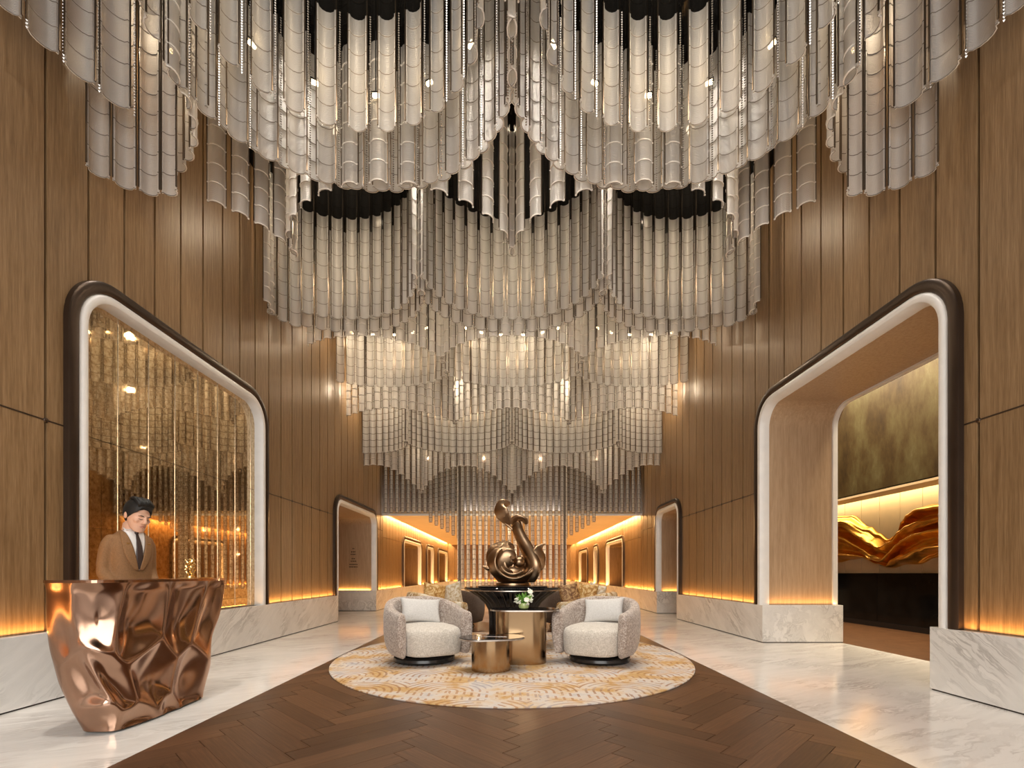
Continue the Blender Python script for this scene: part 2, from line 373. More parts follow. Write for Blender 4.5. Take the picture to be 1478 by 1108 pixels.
def put(name, me, parent, loc=(0,0,0), rz=0.0):
    o = bpy.data.objects.new(name, me); COL.objects.link(o); o.parent = parent; o.location = loc; o.rotation_euler = (0, 0, rz); return o
def bevel(o, w=0.01, seg=2):
    m = o.modifiers.new('bevel', 'BEVEL'); m.width = w; m.segments = seg; m.limit_method = 'ANGLE'; m.angle_limit = math.radians(40); return o
def spline(P, n=8):
    P = [Vector(p) for p in P]; out = []
    for i in range(len(P)-1):
        p0 = P[max(i-1, 0)]; p1 = P[i]; p2 = P[i+1]; p3 = P[min(i+2, len(P)-1)]
        for k in range(n):
            t = k/n; out.append(0.5*((2*p1)+(p2-p0)*t+(2*p0-5*p1+4*p2-p3)*t*t+(3*p1-p0-3*p2+p3)*t**3))
    out.append(P[-1]); return out
def lerp_list(vals, n):
    out = []; m = len(vals)-1
    for i in range(n):
        t = i/(n-1)*m; k = min(int(t), m-1); f = t-k; a, b = vals[k], vals[k+1]
        out.append(tuple(x+(y-x)*f for x, y in zip(a, b)) if isinstance(a, tuple) else a+(b-a)*f)
    return out

# ------------------------------------------------------------------ arches and walls
def arch_path(ya, yb, zt, R, z0, n=10):
    R = max(R, 0.02)
    p = [(ya, z0)]
    p += [(ya+R-R*math.cos(PI/2*i/n), zt-R+R*math.sin(PI/2*i/n)) for i in range(n+1)]
    p += [(yb-R+R*math.sin(PI/2*i/n), zt-R+R*math.cos(PI/2*i/n)) for i in range(n+1)]
    p += [(yb, z0)]; return p
def ztop(y, a):
    ya, yb, zt, R = a
    if y < ya+R: return zt-R+math.sqrt(max(0, R*R-(ya+R-y)**2))
    if y > yb-R: return zt-R+math.sqrt(max(0, R*R-(y-yb+R)**2))
    return zt
def wall_polys(y0, y1, z0, z1, arches):
    """pieces of the strip y0..y1, z0..z1 of a wall that lie outside the arches"""
    out = []; y = y0
    for a in sorted(arches):
        if a[1] <= y0 or a[0] >= y1: continue
        s, e = max(a[0], y0), min(a[1], y1)
        if s > y+1e-4: out.append([(y, z0), (s, z0), (s, z1), (y, z1)])
        k = 14; ys = [s+(e-s)*i/k for i in range(k+1)]
        low = [(t, max(z0, ztop(t, a))) for t in ys]
        if min(q[1] for q in low) < z1-1e-4:
            low = [(t, min(q, z1)) for t, q in low]
            if max(z1-q for t, q in low) > 0.004: out.append(low+[(e, z1), (s, z1)])
        y = e
    if y < y1-1e-4: out.append([(y, z0), (y1, z0), (y1, z1), (y, z1)])
    return out
ARCH_L = [(4.15, 7.57, 3.78, 0.52), (10.40, 13.72, 2.80, 0.42)]
ARCH_R = [(4.12, 7.60, 3.78, 0.52), (10.95, 12.92, 2.80, 0.42)]
COR_L = [(16.9, 20.4, 2.37, 0.34), (21.6, 23.6, 2.37, 0.34), (25.0, 28.6, 2.37, 0.34)]
COR_R = [(16.5, 19.7, 2.37, 0.34), (21.4, 22.7, 2.37, 0.34), (24.4, 27.6, 2.37, 0.34)]

def hall_wall(side, name, arches, cor, label):
    b = MB()
    for poly in wall_polys(YF, YE, 0.0, ZC+0.3, arches+cor):
        for q in [poly]: b.prism(q, 0, side*(XW+0.03), side*(XW+0.24))
    w = b.build(name, 'groove_dark'); tag(w, label, 'wall', kind='structure')
    k0 = int((YF-PH0)/PITCH); y = PH0+k0*PITCH; g = 0.014
    while y < YB:
        a, e = max(y+g, YF), min(y+PITCH-g, YB)
        for (z0, z1) in ((ZM-0.02, ZJ-0.006), (ZJ+0.006, ZC)):
            for poly in wall_polys(a, e, z0, z1, arches):
                if max(p[0] for p in poly)-min(p[0] for p in poly) < 0.01: continue
                p = MB().prism(poly, 0, side*XW, side*(XW+0.03)).build('wood_panel', 'oak_panel', w)
        y += PITCH
    # small bronze rivets at the joint
    st = MB()
    st.box(side*(XW-0.003), side*(XW+0.02), YF, ARCH_L[0][0] if side < 0 else ARCH_R[0][0], ZJ-0.006, ZJ+0.006)
    st.box(side*(XW-0.003), side*(XW+0.02), arches[0][1], arches[1][0], ZJ-0.006, ZJ+0.006)
    st.build('joint_strip', 'bronze_dark', w)
    y = PH0+k0*PITCH; rv = MB().lathe([(0.022, 0), (0.018, 0.008), (0.0, 0.010)], 10).mesh('joint_stud', 'bronze_dark', True)
    while y < arches[1][0]:
        if not (arches[0][0] < y < arches[0][1]) and y > 2.0:
            o = put('joint_stud', rv, w, (side*XW, y, ZJ)); o.rotation_euler = (0, -side*PI/2, 0)
        y += PITCH
    # far corridor: panels too narrow to pick apart
    c = MB(); y = YB+0.02
    while y < YE:
        for (z0, z1) in ((ZM-0.02, 2.12), (2.13, ZS+0.1)):
            for poly in wall_polys(y+0.012, min(y+PITCH-0.012, YE), z0, z1, cor):
                if max(p[0] for p in poly)-min(p[0] for p in poly) > 0.01: c.prism(poly, 0, side*XW, side*(XW+0.03))
        y += PITCH
    o = c.build('corridor_panelling', 'oak_panel', w); o['kind'] = 'stuff'
    return w
wall_l = hall_wall(-1, 'wall_left', ARCH_L, COR_L, 'oak panelled hall wall behind the copper reception desk')
wall_r = hall_wall(1, 'wall_right', ARCH_R, COR_R, 'oak panelled hall wall with the open doorway to the gold artwork')

DARK_P = [(0.0, -0.02), (0.0, 0.045), (0.02, 0.06), (0.085, 0.06), (0.105, 0.045), (0.105, -0.02)]
def white_prof(depth): return [(0.105, -0.02), (0.105, 0.035), (0.125, 0.058), (0.155, 0.066), (0.185, 0.055), (0.205, 0.02), (0.208, -depth), (0.105, -depth)]
def arch_frame(side, a, prof, name, mat, parent, z0=ZM, x0=XW, sc=1.0):
    ya, yb, zt, R = a; rings = []
    for n, h in prof:
        n *= sc
        rings.append([(side*(x0-h*sc), y, z) for y, z in arch_path(ya+n, yb-n, zt-n, R-n, z0)])
    m = len(rings[0]); vs = [p for r in rings for p in r]; fs = []
    for i in range(len(rings)):
        j = (i+1) % len(rings)
        for k in range(m-1): fs.append((i*m+k, i*m+k+1, j*m+k+1, j*m+k))
    fs.append(tuple(i*m for i in range(len(rings)))); fs.append(tuple(i*m+m-1 for i in range(len(rings)))[::-1])
    return MB().add(vs, fs).build(name, mat, parent, smooth=True)
def tunnel(side, a, x1, name, mat, parent, n=0.2, z0=0.0, x0=XW+0.02, t=0.04):
    ya, yb, zt, R = a
    A = arch_path(ya+n, yb-n, zt-n, R-n, z0); B = arch_path(ya+n-t, yb-n+t, zt-n+t, R-n+t, z0)
    m = len(A); vs = []
    for x in (x0, x1):
        vs += [(side*x, y, z) for y, z in A]; vs += [(side*x, y, z) for y, z in B]
    fs = []
    for k in range(m-1):
        fs += [(k, k+1, 2*m+k+1, 2*m+k), (m+k, 3*m+k, 3*m+k+1, m+k+1), (k, m+k, m+k+1, k+1), (2*m+k, 2*m+k+1, 3*m+k+1, 3*m+k)]
    return MB().add(vs, fs).build(name, mat, parent, smooth=True)

for side, w, arches, cor in ((-1, wall_l, ARCH_L, COR_L), (1, wall_r, ARCH_R, COR_R)):
    for i, a in enumerate(arches):
        arch_frame(side, a, DARK_P, 'bronze_arch_frame', 'bronze_dark', w)
        arch_frame(side, a, white_prof(0.08), 'white_arch_moulding', 'white_stone', w)
    for a in cor:
        arch_frame(side, a, DARK_P, 'bronze_arch_frame', 'bronze_dark', w)
        arch_frame(side, a, white_prof(0.08), 'white_arch_moulding', 'white_stone', w)
        tunnel(side, a, 4.7, 'arch_reveal', 'oak_panel', w)
        MB().box(side*4.7, side*4.75, a[0], a[1], 0, a[2]).build('arch_back_panel', 'oak_panel', w)
# --- mirrored niche on the left wall
aN = ARCH_L[0]; inn = (aN[0]+0.2, aN[1]-0.2, aN[2]-0.2, aN[3]-0.2)
nich = empty('mirror_niche', (-XW, 5.86, ZM)); tag(nich, 'tall arched antique gold mirror of narrow panes set behind the reception desk', 'mirror')
def wpart(mb, name, mats, parent, smooth=False):
    o = mb.build(name, mats, parent, smooth); o.matrix_parent_inverse = Matrix.Translation(parent.location).inverted(); return o
yy = [inn[0]]+[PH0+PITCH*k for k in range(1, 9) if inn[0]+0.05 < PH0+PITCH*k < inn[1]-0.03]+[inn[1]]
for a, e in zip(yy[:-1], yy[1:]):
    for z0, z1 in ((ZM, ZJ), (ZJ, None)):
        ys = [a+0.003+(e-a-0.006)*i/8 for i in range(9)]
        top = [(t, ztop(t, inn)) for t in reversed(ys)] if z1 is None else [(ys[-1], z1-0.003), (ys[0], z1-0.003)]
        poly = [(ys[0], z0+0.003), (ys[-1], z0+0.003)]+top
        ang = random.uniform(-0.004, 0.004)
        wpart(MB().prism(poly, 0, -(XW+0.068), -(XW+0.075)), 'mirror_pane', 'antique_mirror', nich)
for a in yy[1:-1]:
    wpart(MB().box(-(XW+0.070), -(XW+0.064), a-0.003, a+0.003, ZM, ztop(a, inn)-0.01), 'joint_bead', 'steel_edge', nich)
wpart(MB().prism(arch_path(inn[0]-0.02, inn[1]+0.02, inn[2]+0.02, inn[3]+0.02, ZM), 0, -(XW+0.078), -(XW+0.12)), 'mirror_backing', 'mirror_back', nich)

# --- plinths of marble
def plinth(name, x0, x1, y0, y1, label):
    o = MB().box(min(x0, x1), max(x0, x1), y0, y1, 0.012, ZM).build(name, 'marble_wall'); bevel(o, 0.004)
    tag(o, label, 'baseboard', kind='structure')
    MB().box(min(x0, x1)+(0.012 if x0 > 0 else 0), max(x0, x1)-(0.012 if x0 < 0 else 0), y0+0.012, y1-0.012, 0.0, 0.012).build('shadow_gap', 'groove_dark', o)
    return o
plinth('baseboard_left', -XM, -XW-0.02, YF, 10.56, 'veined white marble plinth running under the mirrored niche')
plinth('baseboard_left', -XM, -4.95, 13.50, YB, 'marble plinth block at the far jamb of the logo recess')
plinth('baseboard_left', -XM, -XW-0.02, YB, YE, 'marble plinth along the low lounge beside the recess')
plinth('baseboard_right', XM, 5.0, YF, 4.39, 'marble plinth block at the near jamb of the tall doorway')
plinth('baseboard_right', XM, 5.0, 7.32, 11.14, 'marble plinth block between the tall doorway and the narrow arch')
plinth('baseboard_right', XM, 4.95, 12.66, YB, 'marble plinth block past the narrow arch recess')
plinth('baseboard_right', XM, XW+0.02, YB, YE, 'marble plinth along the low lounge beside the narrow arch')
# --- recesses
tunnel(-1, ARCH_L[1], 4.95, 'arch_reveal', 'oak_jamb', wall_l)
MB().box(-5.0, -4.95, 9.9, 14.3, 0, 3.2).build('recess_back', 'oak_panel', wall_l)
tunnel(1, ARCH_R[1], 4.95, 'arch_reveal', 'oak_jamb', wall_r)
MB().box(4.95, 5.0, 10.5, 13.5, 0, 3.2).build('recess_back', 'oak_panel', wall_r)
tunnel(1, ARCH_R[0], 4.9, 'arch_reveal', 'oak_jamb', wall_r)
aI = (ARCH_R[0][0]+0.1, ARCH_R[0][1]-0.1, ARCH_R[0][2]-0.1, ARCH_R[0][3]-0.1)
arch_frame(1, ARCH_R[0], [(0.12, -0.02), (0.12, 0.05), (0.23, 0.05), (0.23, -0.02)], 'white_arch_moulding', 'white_stone', wall_r, x0=4.93)
b = MB()
for poly in wall_polys(2.0, 10.4, 0, 6.2, [(ARCH_R[0][0]+0.12, ARCH_R[0][1]-0.12, ARCH_R[0][2]-0.12, 0.4)]): b.prism(poly, 0, 4.93, 5.0)
b.build('partition_back', 'oak_panel', wall_r)
# small emblem with lines of lettering on the far jamb of the left recess
em = empty('wall_emblem', (-4.46, 13.50, 1.5)); tag(em, 'small etched triangular emblem with lines of lettering on the recess jamb', 'emblem')
yj = ARCH_L[1][1]-0.2
for z, w in ((1.72, 0.05), (1.63, 0.13), (1.56, 0.15), (1.44, 0.10), (1.37, 0.16), (1.28, 0.22), (1.21, 0.24)):
    x = -4.42-w/2
    while x < -4.42+w/2:
        d = random.uniform(0.012, 0.03); wpart(MB().box(x, min(x+d, -4.42+w/2), yj-0.003, yj, z, z+0.03), 'letter_mark', 'bronze_dark', em); x += d+0.012

# ------------------------------------------------------------------ floor
fl = MB().box(-9, 9, YF, YE, -0.08, -0.014).build('floor', 'groove_dark'); tag(fl, 'hall floor of white marble with a herringbone oak centre', 'floor', kind='structure')
WX = 2.19
YR = 10.4
for s in (-1, 1):
    MB().box(min(s*WX, s*4.98), max(s*WX, s*4.98), YF, YR, -0.014, 0.0).build('marble_slab', 'marble_floor', fl)
MB().box(-4.98, 4.98, YR+0.002, YE, -0.014, 0.0).build('marble_slab', 'marble_floor', fl)
def clip(poly, xmin, xmax, ymin, ymax):
    for ax, lim, sg in ((0, xmin, 1), (0, xmax, -1), (1, ymin, 1), (1, ymax, -1)):
        out = []
        for i in range(len(poly)):
            p, q = poly[i], poly[(i+1) % len(poly)]; a = (p[ax]-lim)*sg; c = (q[ax]-lim)*sg
            if a >= 0: out.append(p)
            if (a >= 0) != (c >= 0):
                t = a/(a-c); out.append((p[0]+(q[0]-p[0])*t, p[1]+(q[1]-p[1])*t))
        poly = out
        if len(poly) < 3: return None
    return poly
PL, PW = 0.90, 0.15
r2 = math.sqrt(0.5)
def rot45(p): return (r2*(p[0]-p[1]), r2*(p[0]+p[1]))
npl = 0
def inside_rug(poly): return all((p[0]/2.0)**2+((p[1]-6.19)/2.3)**2 < 1 for p in poly) or min(p[1] for p in poly) > 6.6
for i in range(-60, 90):
    for j in range(-8, 9):
        # herringbone in the rotated frame: alternate horizontal and vertical boards
        bx = i*PW+j*2*PL*0 ; by = i*PW
        for kind in (0, 1):
            ox = i*PW+j*(PL); oy = i*PW-j*(PL)
            if kind == 0: q = [(ox, oy), (ox+PL, oy), (ox+PL, oy+PW), (ox, oy+PW)]
            else: q = [(ox+PL, oy+PW-PL), (ox+PL+PW, oy+PW-PL), (ox+PL+PW, oy+PW), (ox+PL, oy+PW)]
            q = [rot45(p) for p in q]; q = [(p[0]+0.05, p[1]+4.0) for p in q]
            c0 = (sum(p[0] for p in q)/4, sum(p[1] for p in q)/4)
            if abs(c0[0]) > 3.2 or c0[1] < 0.9 or c0[1] > 7.6: continue
            cc = clip([(c0[0]+(p[0]-c0[0])*0.992, c0[1]+(p[1]-c0[1])*0.992) for p in q], -WX+0.002, WX-0.002, 1.6, 6.9)
            if not cc or inside_rug(cc): continue
            ang = math.atan2(q[1][1]-q[0][1], q[1][0]-q[0][0]) if kind == 0 else math.atan2(q[2][1]-q[1][1], q[2][0]-q[1][0])
            ca, sa = math.cos(-ang), math.sin(-ang)
            loc = [((p[0]-c0[0])*ca-(p[1]-c0[1])*sa, (p[0]-c0[0])*sa+(p[1]-c0[1])*ca) for p in cc]
            o = MB().prism(loc, 2, -0.012, random.uniform(-0.0006, 0.0)).build('plank', 'plank_wood', fl)
            o.location = (c0[0], c0[1], 0); o.rotation_euler = (0, 0, ang); npl += 1
MB().box(-WX, WX, 6.0, YR, -0.013, -0.004).build('plank_underlay', 'oak_dark', fl)
MB().box(-WX, WX, YF, 1.6, -0.013, -0.001).build('plank_underlay', 'oak_dark', fl)
MB().box(4.98, 8.2, 2.0, 15.0, -0.014, 0.0).build('side_room_boards', 'oak_dark', fl)

# ------------------------------------------------------------------ ceiling, back wall, low lounge
o = MB().box(-4.1, 4.1, YF, YB+0.2, ZC, ZC+0.15).build('ceiling', 'black_ceiling'); tag(o, 'glossy black ceiling above the glass chandelier', 'ceiling', kind='structure')
wb = MB().box(-XW-0.2, XW+0.2, YB, YB+0.2, ZS+0.02, ZC).build('wall_back', 'bronze_mirror'); tag(wb, 'bronze mirrored upper wall behind the hanging glass', 'wall', kind='structure')
lo = MB().box(-3.62, 3.62, YB-0.02, YE, ZS, ZS+0.14).build('ceiling', 'plaster_warm'); tag(lo, 'low warm lit ceiling of the lounge beyond the hall', 'ceiling', kind='structure')
for s in (-1, 1):
    MB().box(min(s*3.62, s*3.86), max(s*3.62, s*3.86), YB+0.05, YE, ZS+0.16, ZS+0.3).build('cove_slot', 'plaster_warm', lo)
o = MB().box(-XW, XW, YB-0.06, YB+0.0, ZS-0.005, ZS+0.055).build('trim_1', 'white_stone'); tag(o, 'white stone lip along the edge of the low ceiling', 'trim', kind='structure')
we = MB().box(-XW-0.2, XW+0.2, YE, YE+0.2, 0, 3.2).build('wall_far', 'groove_dark'); tag(we, 'far end wall of the low lounge', 'wall', kind='structure')
x = -XW
while x < XW-0.1:
    MB().box(x+0.007, x+PITCH-0.007, YE-0.03, YE, ZM, ZS+0.1).build('wood_panel', 'oak_panel', we); x += PITCH
plinth('baseboard_far', -XM, XM, YE-0.1, YE, 'marble plinth of the far lounge end wall').location = (0, 0, 0)
wf = MB().box(-4.1, -3.3, YF-0.2, YF, 0, ZC).box(3.3, 4.1, YF-0.2, YF, 0, ZC).box(-3.3, 3.3, YF-0.2, YF, 5.3, ZC).box(-3.3, 3.3, YF-0.2, YF, 0, 0.5).build('wall_entrance', 'oak_panel'); tag(wf, 'entrance wall opposite the lounge', 'wall', kind='structure')
# warm hidden strips on the plinth tops, along the low ceiling edges
def cove(y0, y1, s, z=ZM, x=None, p=9.0):
    x = x or (XM+XW)/2-0.008
    o = area('plinth_light', (s*x, (y0+y1)/2, z+0.012), (PI, 0, 0), 0.03, y1-y0, p*1.3*(y1-y0), AMBER)
COVES = [(-1, YF, 4.1, 3.2), (-1, 4.4, 7.3, 1.2), (-1, 7.6, 10.4, 3.2), (-1, 13.75, YE, 6.5), (1, YF, 4.1, 3.2), (1, 7.62, 10.9, 3.2), (1, 12.95, YE, 6.5)]
for s, a, e, p in COVES: cove(a, e, s, p=p)
area('jamb_light', (4.42, 7.35, ZM+0.012), (PI, 0, 0), 1.0, 0.03, 2.2, AMBER)
area('jamb_light', (-4.4, 13.51, ZM+0.012), (PI, 0, 0), 0.9, 0.03, 6.0, AMBER)
area('jamb_light', (4.4, 12.69, ZM+0.012), (PI, 0, 0), 0.9, 0.03, 3.5, AMBER)
area('far_wall_light', (0, YE-0.06, ZM+0.012), (PI, 0, 0), 7.0, 0.04, 80, AMBER)
for s in (-1, 1):
    area('ceiling_cove_light', (s*3.72, (YB+YE)/2, ZS+0.10), (0, 0, 0), 0.08, YE-YB-0.2, 340, (1.0, 0.60, 0.24))

# ------------------------------------------------------------------ side room beyond the tall doorway
XR = 7.26
wr = MB().box(XR, XR+0.2, 2.0, 15.0, 0, 6.2).build('wall_side_room', 'groove_dark'); tag(wr, 'cream panelled wall of the side room behind the gold artwork', 'wall', kind='structure')
for nm, ya_ in (('wall_side_far', 15.0), ('wall_side_near', 1.8)):
    tag(MB().box(5.0, XR, ya_, ya_+0.2, 0, 6.2).build(nm, 'oak_panel'), 'oak end wall of the side room', 'wall', kind='structure')
y = 2.05
while y < 14.9:
    MB().box(XR-0.02, XR, y+0.006, y+0.50-0.006, 1.05, 2.60).build('cream_panel', 'cream_panel', wr); y += 0.50
o = MB().box(6.57, 6.75, 2.0, 15.0, 2.54, 6.2).build('wall_fresco', 'fresco_gold'); tag(o, 'mottled olive and gold painted upper wall seen through the doorway', 'wall', kind='structure')
o = MB().box(6.57, XR-0.28, 2.0, 15.0, 2.50, 2.56).build('ceiling', 'plaster_warm'); tag(o, 'soffit under the painted upper wall of the side room', 'ceiling', kind='structure')
o = MB().box(4.9, XR+0.2, 1.8, 15.2, 6.2, 6.3).build('ceiling', 'plaster_white'); tag(o, 'high ceiling of the side room', 'ceiling', kind='structure')
area('side_room_cove', (XR-0.15, 8.5, 2.62), (0, 0, 0), 0.10, 12.5, 85, (1.0, 0.74, 0.40))
area('side_room_fill', (5.5, 8.6, 6.0), (0, math.radians(-12), 0), 1.2, 7.0, 900, (1.0, 0.84, 0.60))  # added fill area lamp, lifts the gold relief and the panels below
ct = empty('bar_counter', (XR-0.05, 8.5, 0)); tag(ct, 'long black stone counter below the gold wave artwork', 'counter')
y = 2.05
while y < 13.5:
    wpart(MB().box(XR-0.07, XR-0.021, y+0.004, y+1.5-0.004, 0.0, 1.02), 'front_panel', 'black_stone', ct); y += 1.5
wpart(MB().box(XR-0.09, XR-0.021, 2.05, 14.5, 1.02, 1.05), 'counter_top', 'black_stone', ct)
wpart(MB().box(XR-0.10, XR-0.07, 2.05, 14.5, 0.0, 0.10), 'kick_strip', 'black_satin', ct)

def gold_wave():
    import math as m
    root = empty('wave_relief', (XR-0.03, 10.0, 1.6)); tag(root, 'flowing gold leaf relief like billowing cloth hung on the cream wall', 'artwork')
    ny, nf = 150, 7
    y0, y1 = 7.2, 12.4
    TOP = [(7.0, 1.95), (7.6, 2.10), (8.10, 2.19), (8.36, 2.23), (8.58, 2.18), (8.75, 2.05), (8.95, 1.80), (9.30, 1.70), (9.55, 1.84), (9.76, 1.99), (10.3, 2.30), (10.71, 2.33), (11.2, 2.18), (12.0, 1.95), (12.6, 1.8)]
    BOT = [(7.0, 1.45), (7.6, 1.42), (8.10, 1.36), (8.29, 1.30), (8.58, 1.22), (8.88, 1.23), (9.2, 1.14), (9.54, 1.21), (9.92, 1.35), (10.3, 1.32), (10.71, 1.27), (11.2, 1.24), (12.0, 1.30), (12.6, 1.4)]
    def itp(T, y):
        for (a, p), (c, q) in zip(T[:-1], T[1:]):
            if a <= y <= c: f = (y-a)/(c-a); f = f*f*(3-2*f); return p+(q-p)*f
        return T[0][1] if y < T[0][0] else T[-1][1]
    def env(y): return itp(TOP, y), itp(BOT, y)
    nv = 64; grid = []
    for j in range(nv+1):
        row = []
        for i in range(ny+1):
            y = y0+(y1-y0)*i/ny; t, b_ = env(y); v = j/nv
            z = b_+(t-b_)*v
            ph = v*6.2*PI+1.9*m.sin((y-8.9)*1.9+v*2.2)+1.1*m.sin((y-8.9)*3.4-v*3.0)
            r = m.sin(ph); r = m.copysign(abs(r)**0.7, r)
            hgt = 0.13+0.095*r+0.045*m.sin(1.7*ph+y*3)+0.05*m.sin((y-8)*2.4+v*2)
            edge = min(1, min(v, 1-v)*9)
            row.append((XR-0.024-max(0.012, (hgt+0.03)*m.sqrt(max(0.0, edge))), y, z+0.02*m.sin(ph*0.5+y*2)))
        grid.append(row)
    b = MB(); n = ny+1; vs = [p for r in grid for p in r]
    back = [(XR-0.021, p[1], p[2]) for r in grid for p in r]
    fs = [(j*n+i, j*n+i+1, (j+1)*n+i+1, (j+1)*n+i) for j in range(nv) for i in range(ny)]
    off = len(vs)
    per = [i for i in range(n)]+[j*n+ny for j in range(1, nv+1)]+[nv*n+i for i in range(ny-1, -1, -1)]+[j*n for j in range(nv-1, 0, -1)]
    fs += [(per[k], off+per[k], off+per[(k+1) % len(per)], per[(k+1) % len(per)]) for k in range(len(per))]
    b.add(vs+back, fs); wpart(b, 'gold_folds', 'gold_leaf', root, smooth=2)
gold_wave()

# ------------------------------------------------------------------ glass chandelier
GL = 'frosted_glass'
def tile_geo(b, w, h, z, bul, seg=6):
    """one trough shaped tile: a shallow half pipe with flat side flanges and a thick lower lip; bulge towards +Y"""
    fl_, n = 0.018, seg
    prof = [(-w/2, 0.0), (-w/2+fl_, 0.0)]
    for i in range(1, n): 
        a = PI*i/n; prof.append((-(w/2-fl_)*math.cos(a), bul*math.sin(a)))
    prof += [(w/2-fl_, 0.0), (w/2, 0.0)]
    m = len(prof); g = 0.006 if h > 0.185 else (0.013 if h > 0.14 else 0.020)
    b.add([(x*0.995, y-0.003, z-0.002) for x, y in prof]+[(x*0.995, y-0.003, z+g+0.002) for x, y in prof], [(i, i+1, m+i+1, m+i) for i in range(m-1)], 4)
    b.add([(x, y, z+g) for x, y in prof]+[(x, y, z+h) for x, y in prof], [(i, i+1, m+i+1, m+i) for i in range(m-1)], 0)
    lip = 0.010
    out = [(x*1.01, y+lip) for x, y in prof]; inn_ = [(x*0.99, y-0.002) for x, y in prof]
    vs = [(x, y, z+g-0.004) for x, y in inn_]+[(x, y, z+g-0.004) for x, y in out]+[(x, y, z+g+0.006) for x, y in out]+[(x, y, z+g+0.006) for x, y in inn_]
    b.add(vs, [q for i in range(m-1) for q in ((i, i+1, m+i+1, m+i), (m+i, m+i+1, 2*m+i+1, 2*m+i), (3*m+i, 2*m+i, 2*m+i+1, 3*m+i+1))], 2)
def rods_geo(b, w, hh, beads=False):
    r = 0.0055
    for s in (-1, 1): b.box(s*w/2-r, s*w/2+r, -r-0.004, r-0.004, 0.03, hh, 1)
    if beads:
        z = -0.02
        while z < hh:
            x = w/2+0.034; q = 0.011
            b.add([(x, 0, z-q), (x+q, 0, z), (x, q, z), (x-q, 0, z), (x, -q, z), (x, 0, z+q)], [(0,2,1), (0,3,2), (0,4,3), (0,1,4), (5,1,2), (5,2,3), (5,3,4), (5,4,1)], 3)
            z += 0.026
def strand_geo(b, w, th, n, bul, beads=False, tiles=True):
    if tiles:
        for k in range(n): tile_geo(b, w, th, k*th, bul)
    rods_geo(b, w, th*n, beads)
SMATS = [GL, 'rod_metal', 'glass_edge', 'bead_metal', 'joint_grey']
STR = []   # x, y, rz, zb, th, n, w, bul, beads
def arc(cx, cy, rx, ry, a0, a1, zb, pitch, w, th, xlim=3.70, beads=False, zfun=None, bul=0.055, flip=1, phase=0.5):
    K = 400; pts = [(cx+rx*math.cos(a0+(a1-a0)*i/K), cy+ry*math.sin(a0+(a1-a0)*i/K), a0+(a1-a0)*i/K) for i in range(K+1)]
    Ltot = sum(math.dist(pts[i][:2], pts[i+1][:2]) for i in range(K)); n = max(1, round(Ltot/pitch)); p = Ltot/n
    acc = 0.0; nxt = p*phase
    for i in range(K):
        d = math.dist(pts[i][:2], pts[i+1][:2])
        while acc+d >= nxt-1e-9 and nxt < Ltot:
            x, y, a = pts[i]
            if abs(x) <= xlim:
                nx, ny = math.cos(a)/rx*flip, math.sin(a)/ry*flip
                rz = math.atan2(ny, nx)-PI/2
                z = zb+(zfun(x, y, a) if zfun else 0.0)
                STR.append((x, y, rz, z, th, max(2, round((ZC-z)/th)), w, bul, beads))
            nxt += p
        acc += d
B0, B1 = 0.0, PI            # back half, seen from inside
V0, V1 = PI, 2*PI           # front half, seen from outside
for c in (-1.51, 1.51):
    arc(c, 4.20, 1.50, 1.37, B0, B1, 5.48, 0.295, 0.205, 0.205, beads=True)
    arc(c, 4.30, 1.50, 1.40, B0, B1, 5.56, 0.295, 0.205, 0.205, phase=1.0)
    arc(c, 4.20, 1.50, 1.30, V0, V1, 5.60, 0.29, 0.205, 0.205)
    arc(c, 6.85, 1.50, 1.33, V0, V1, 5.48, 0.335, 0.210, 0.225)
    arc(c, 4.05, 1.22, 1.18, B0, B1, 5.85, 0.31, 0.200, 0.205, beads=True)
for s in (-1, 1):
    arc(s*4.53, 4.20, 1.50, 1.37, B0, B1, 5.48, 0.24, 0.200, 0.205)
    arc(s*4.53, 6.85, 1.50, 1.33, V0, V1, 5.48, 0.26, 0.200, 0.225)
    # row hugging the wall and the shorter return behind it
    arc(s*3.15, 3.05, 0.45, 1.25, 0.0 if s > 0 else PI/2+0.35, PI/2-0.35 if s > 0 else PI, 5.08, 0.25, 0.215, 0.19, beads=True)
    arc(s*3.30, 4.05, 0.46, 0.50, 0.0 if s > 0 else PI/2-0.4, PI/2+0.4 if s > 0 else PI, 4.62, 0.19, 0.17, 0.19)
# second bay
for c in (-2.72, 0.0, 2.72):
    hw = 1.36
    arc(c, 7.15, hw, 1.27, B0, B1, 5.24, 0.225, 0.185, 0.215, beads=(c == 0))
    arc(c, 9.62, hw, 1.15, V0, V1, 5.18, 0.215, 0.170, 0.20)
    arc(c, 6.95, hw*0.94, 1.25, B0, B1, 5.36, 0.24, 0.185, 0.215)
for s in (-1, 1):
    arc(s*4.9, 7.0, 1.3, 1.1, B0, B1, 5.0, 0.22, 0.18, 0.21)
    arc(s*3.40, 6.95, 0.36, 0.9, 0.0 if s > 0 else PI/2, PI/2 if s > 0 else PI, 5.05, 0.21, 0.18, 0.21)
for c in (-2.66, 0.0, 2.66):
    hw = 1.33
    arc(c, 9.66, hw, 0.86, B0, B1, 5.10, 0.205, 0.165, 0.19)
    arc(c, 11.42, hw, 0.82, V0, V1, 4.66, 0.195, 0.155, 0.18, zfun=lambda x, y, a: -0.12*abs(math.cos(a)))
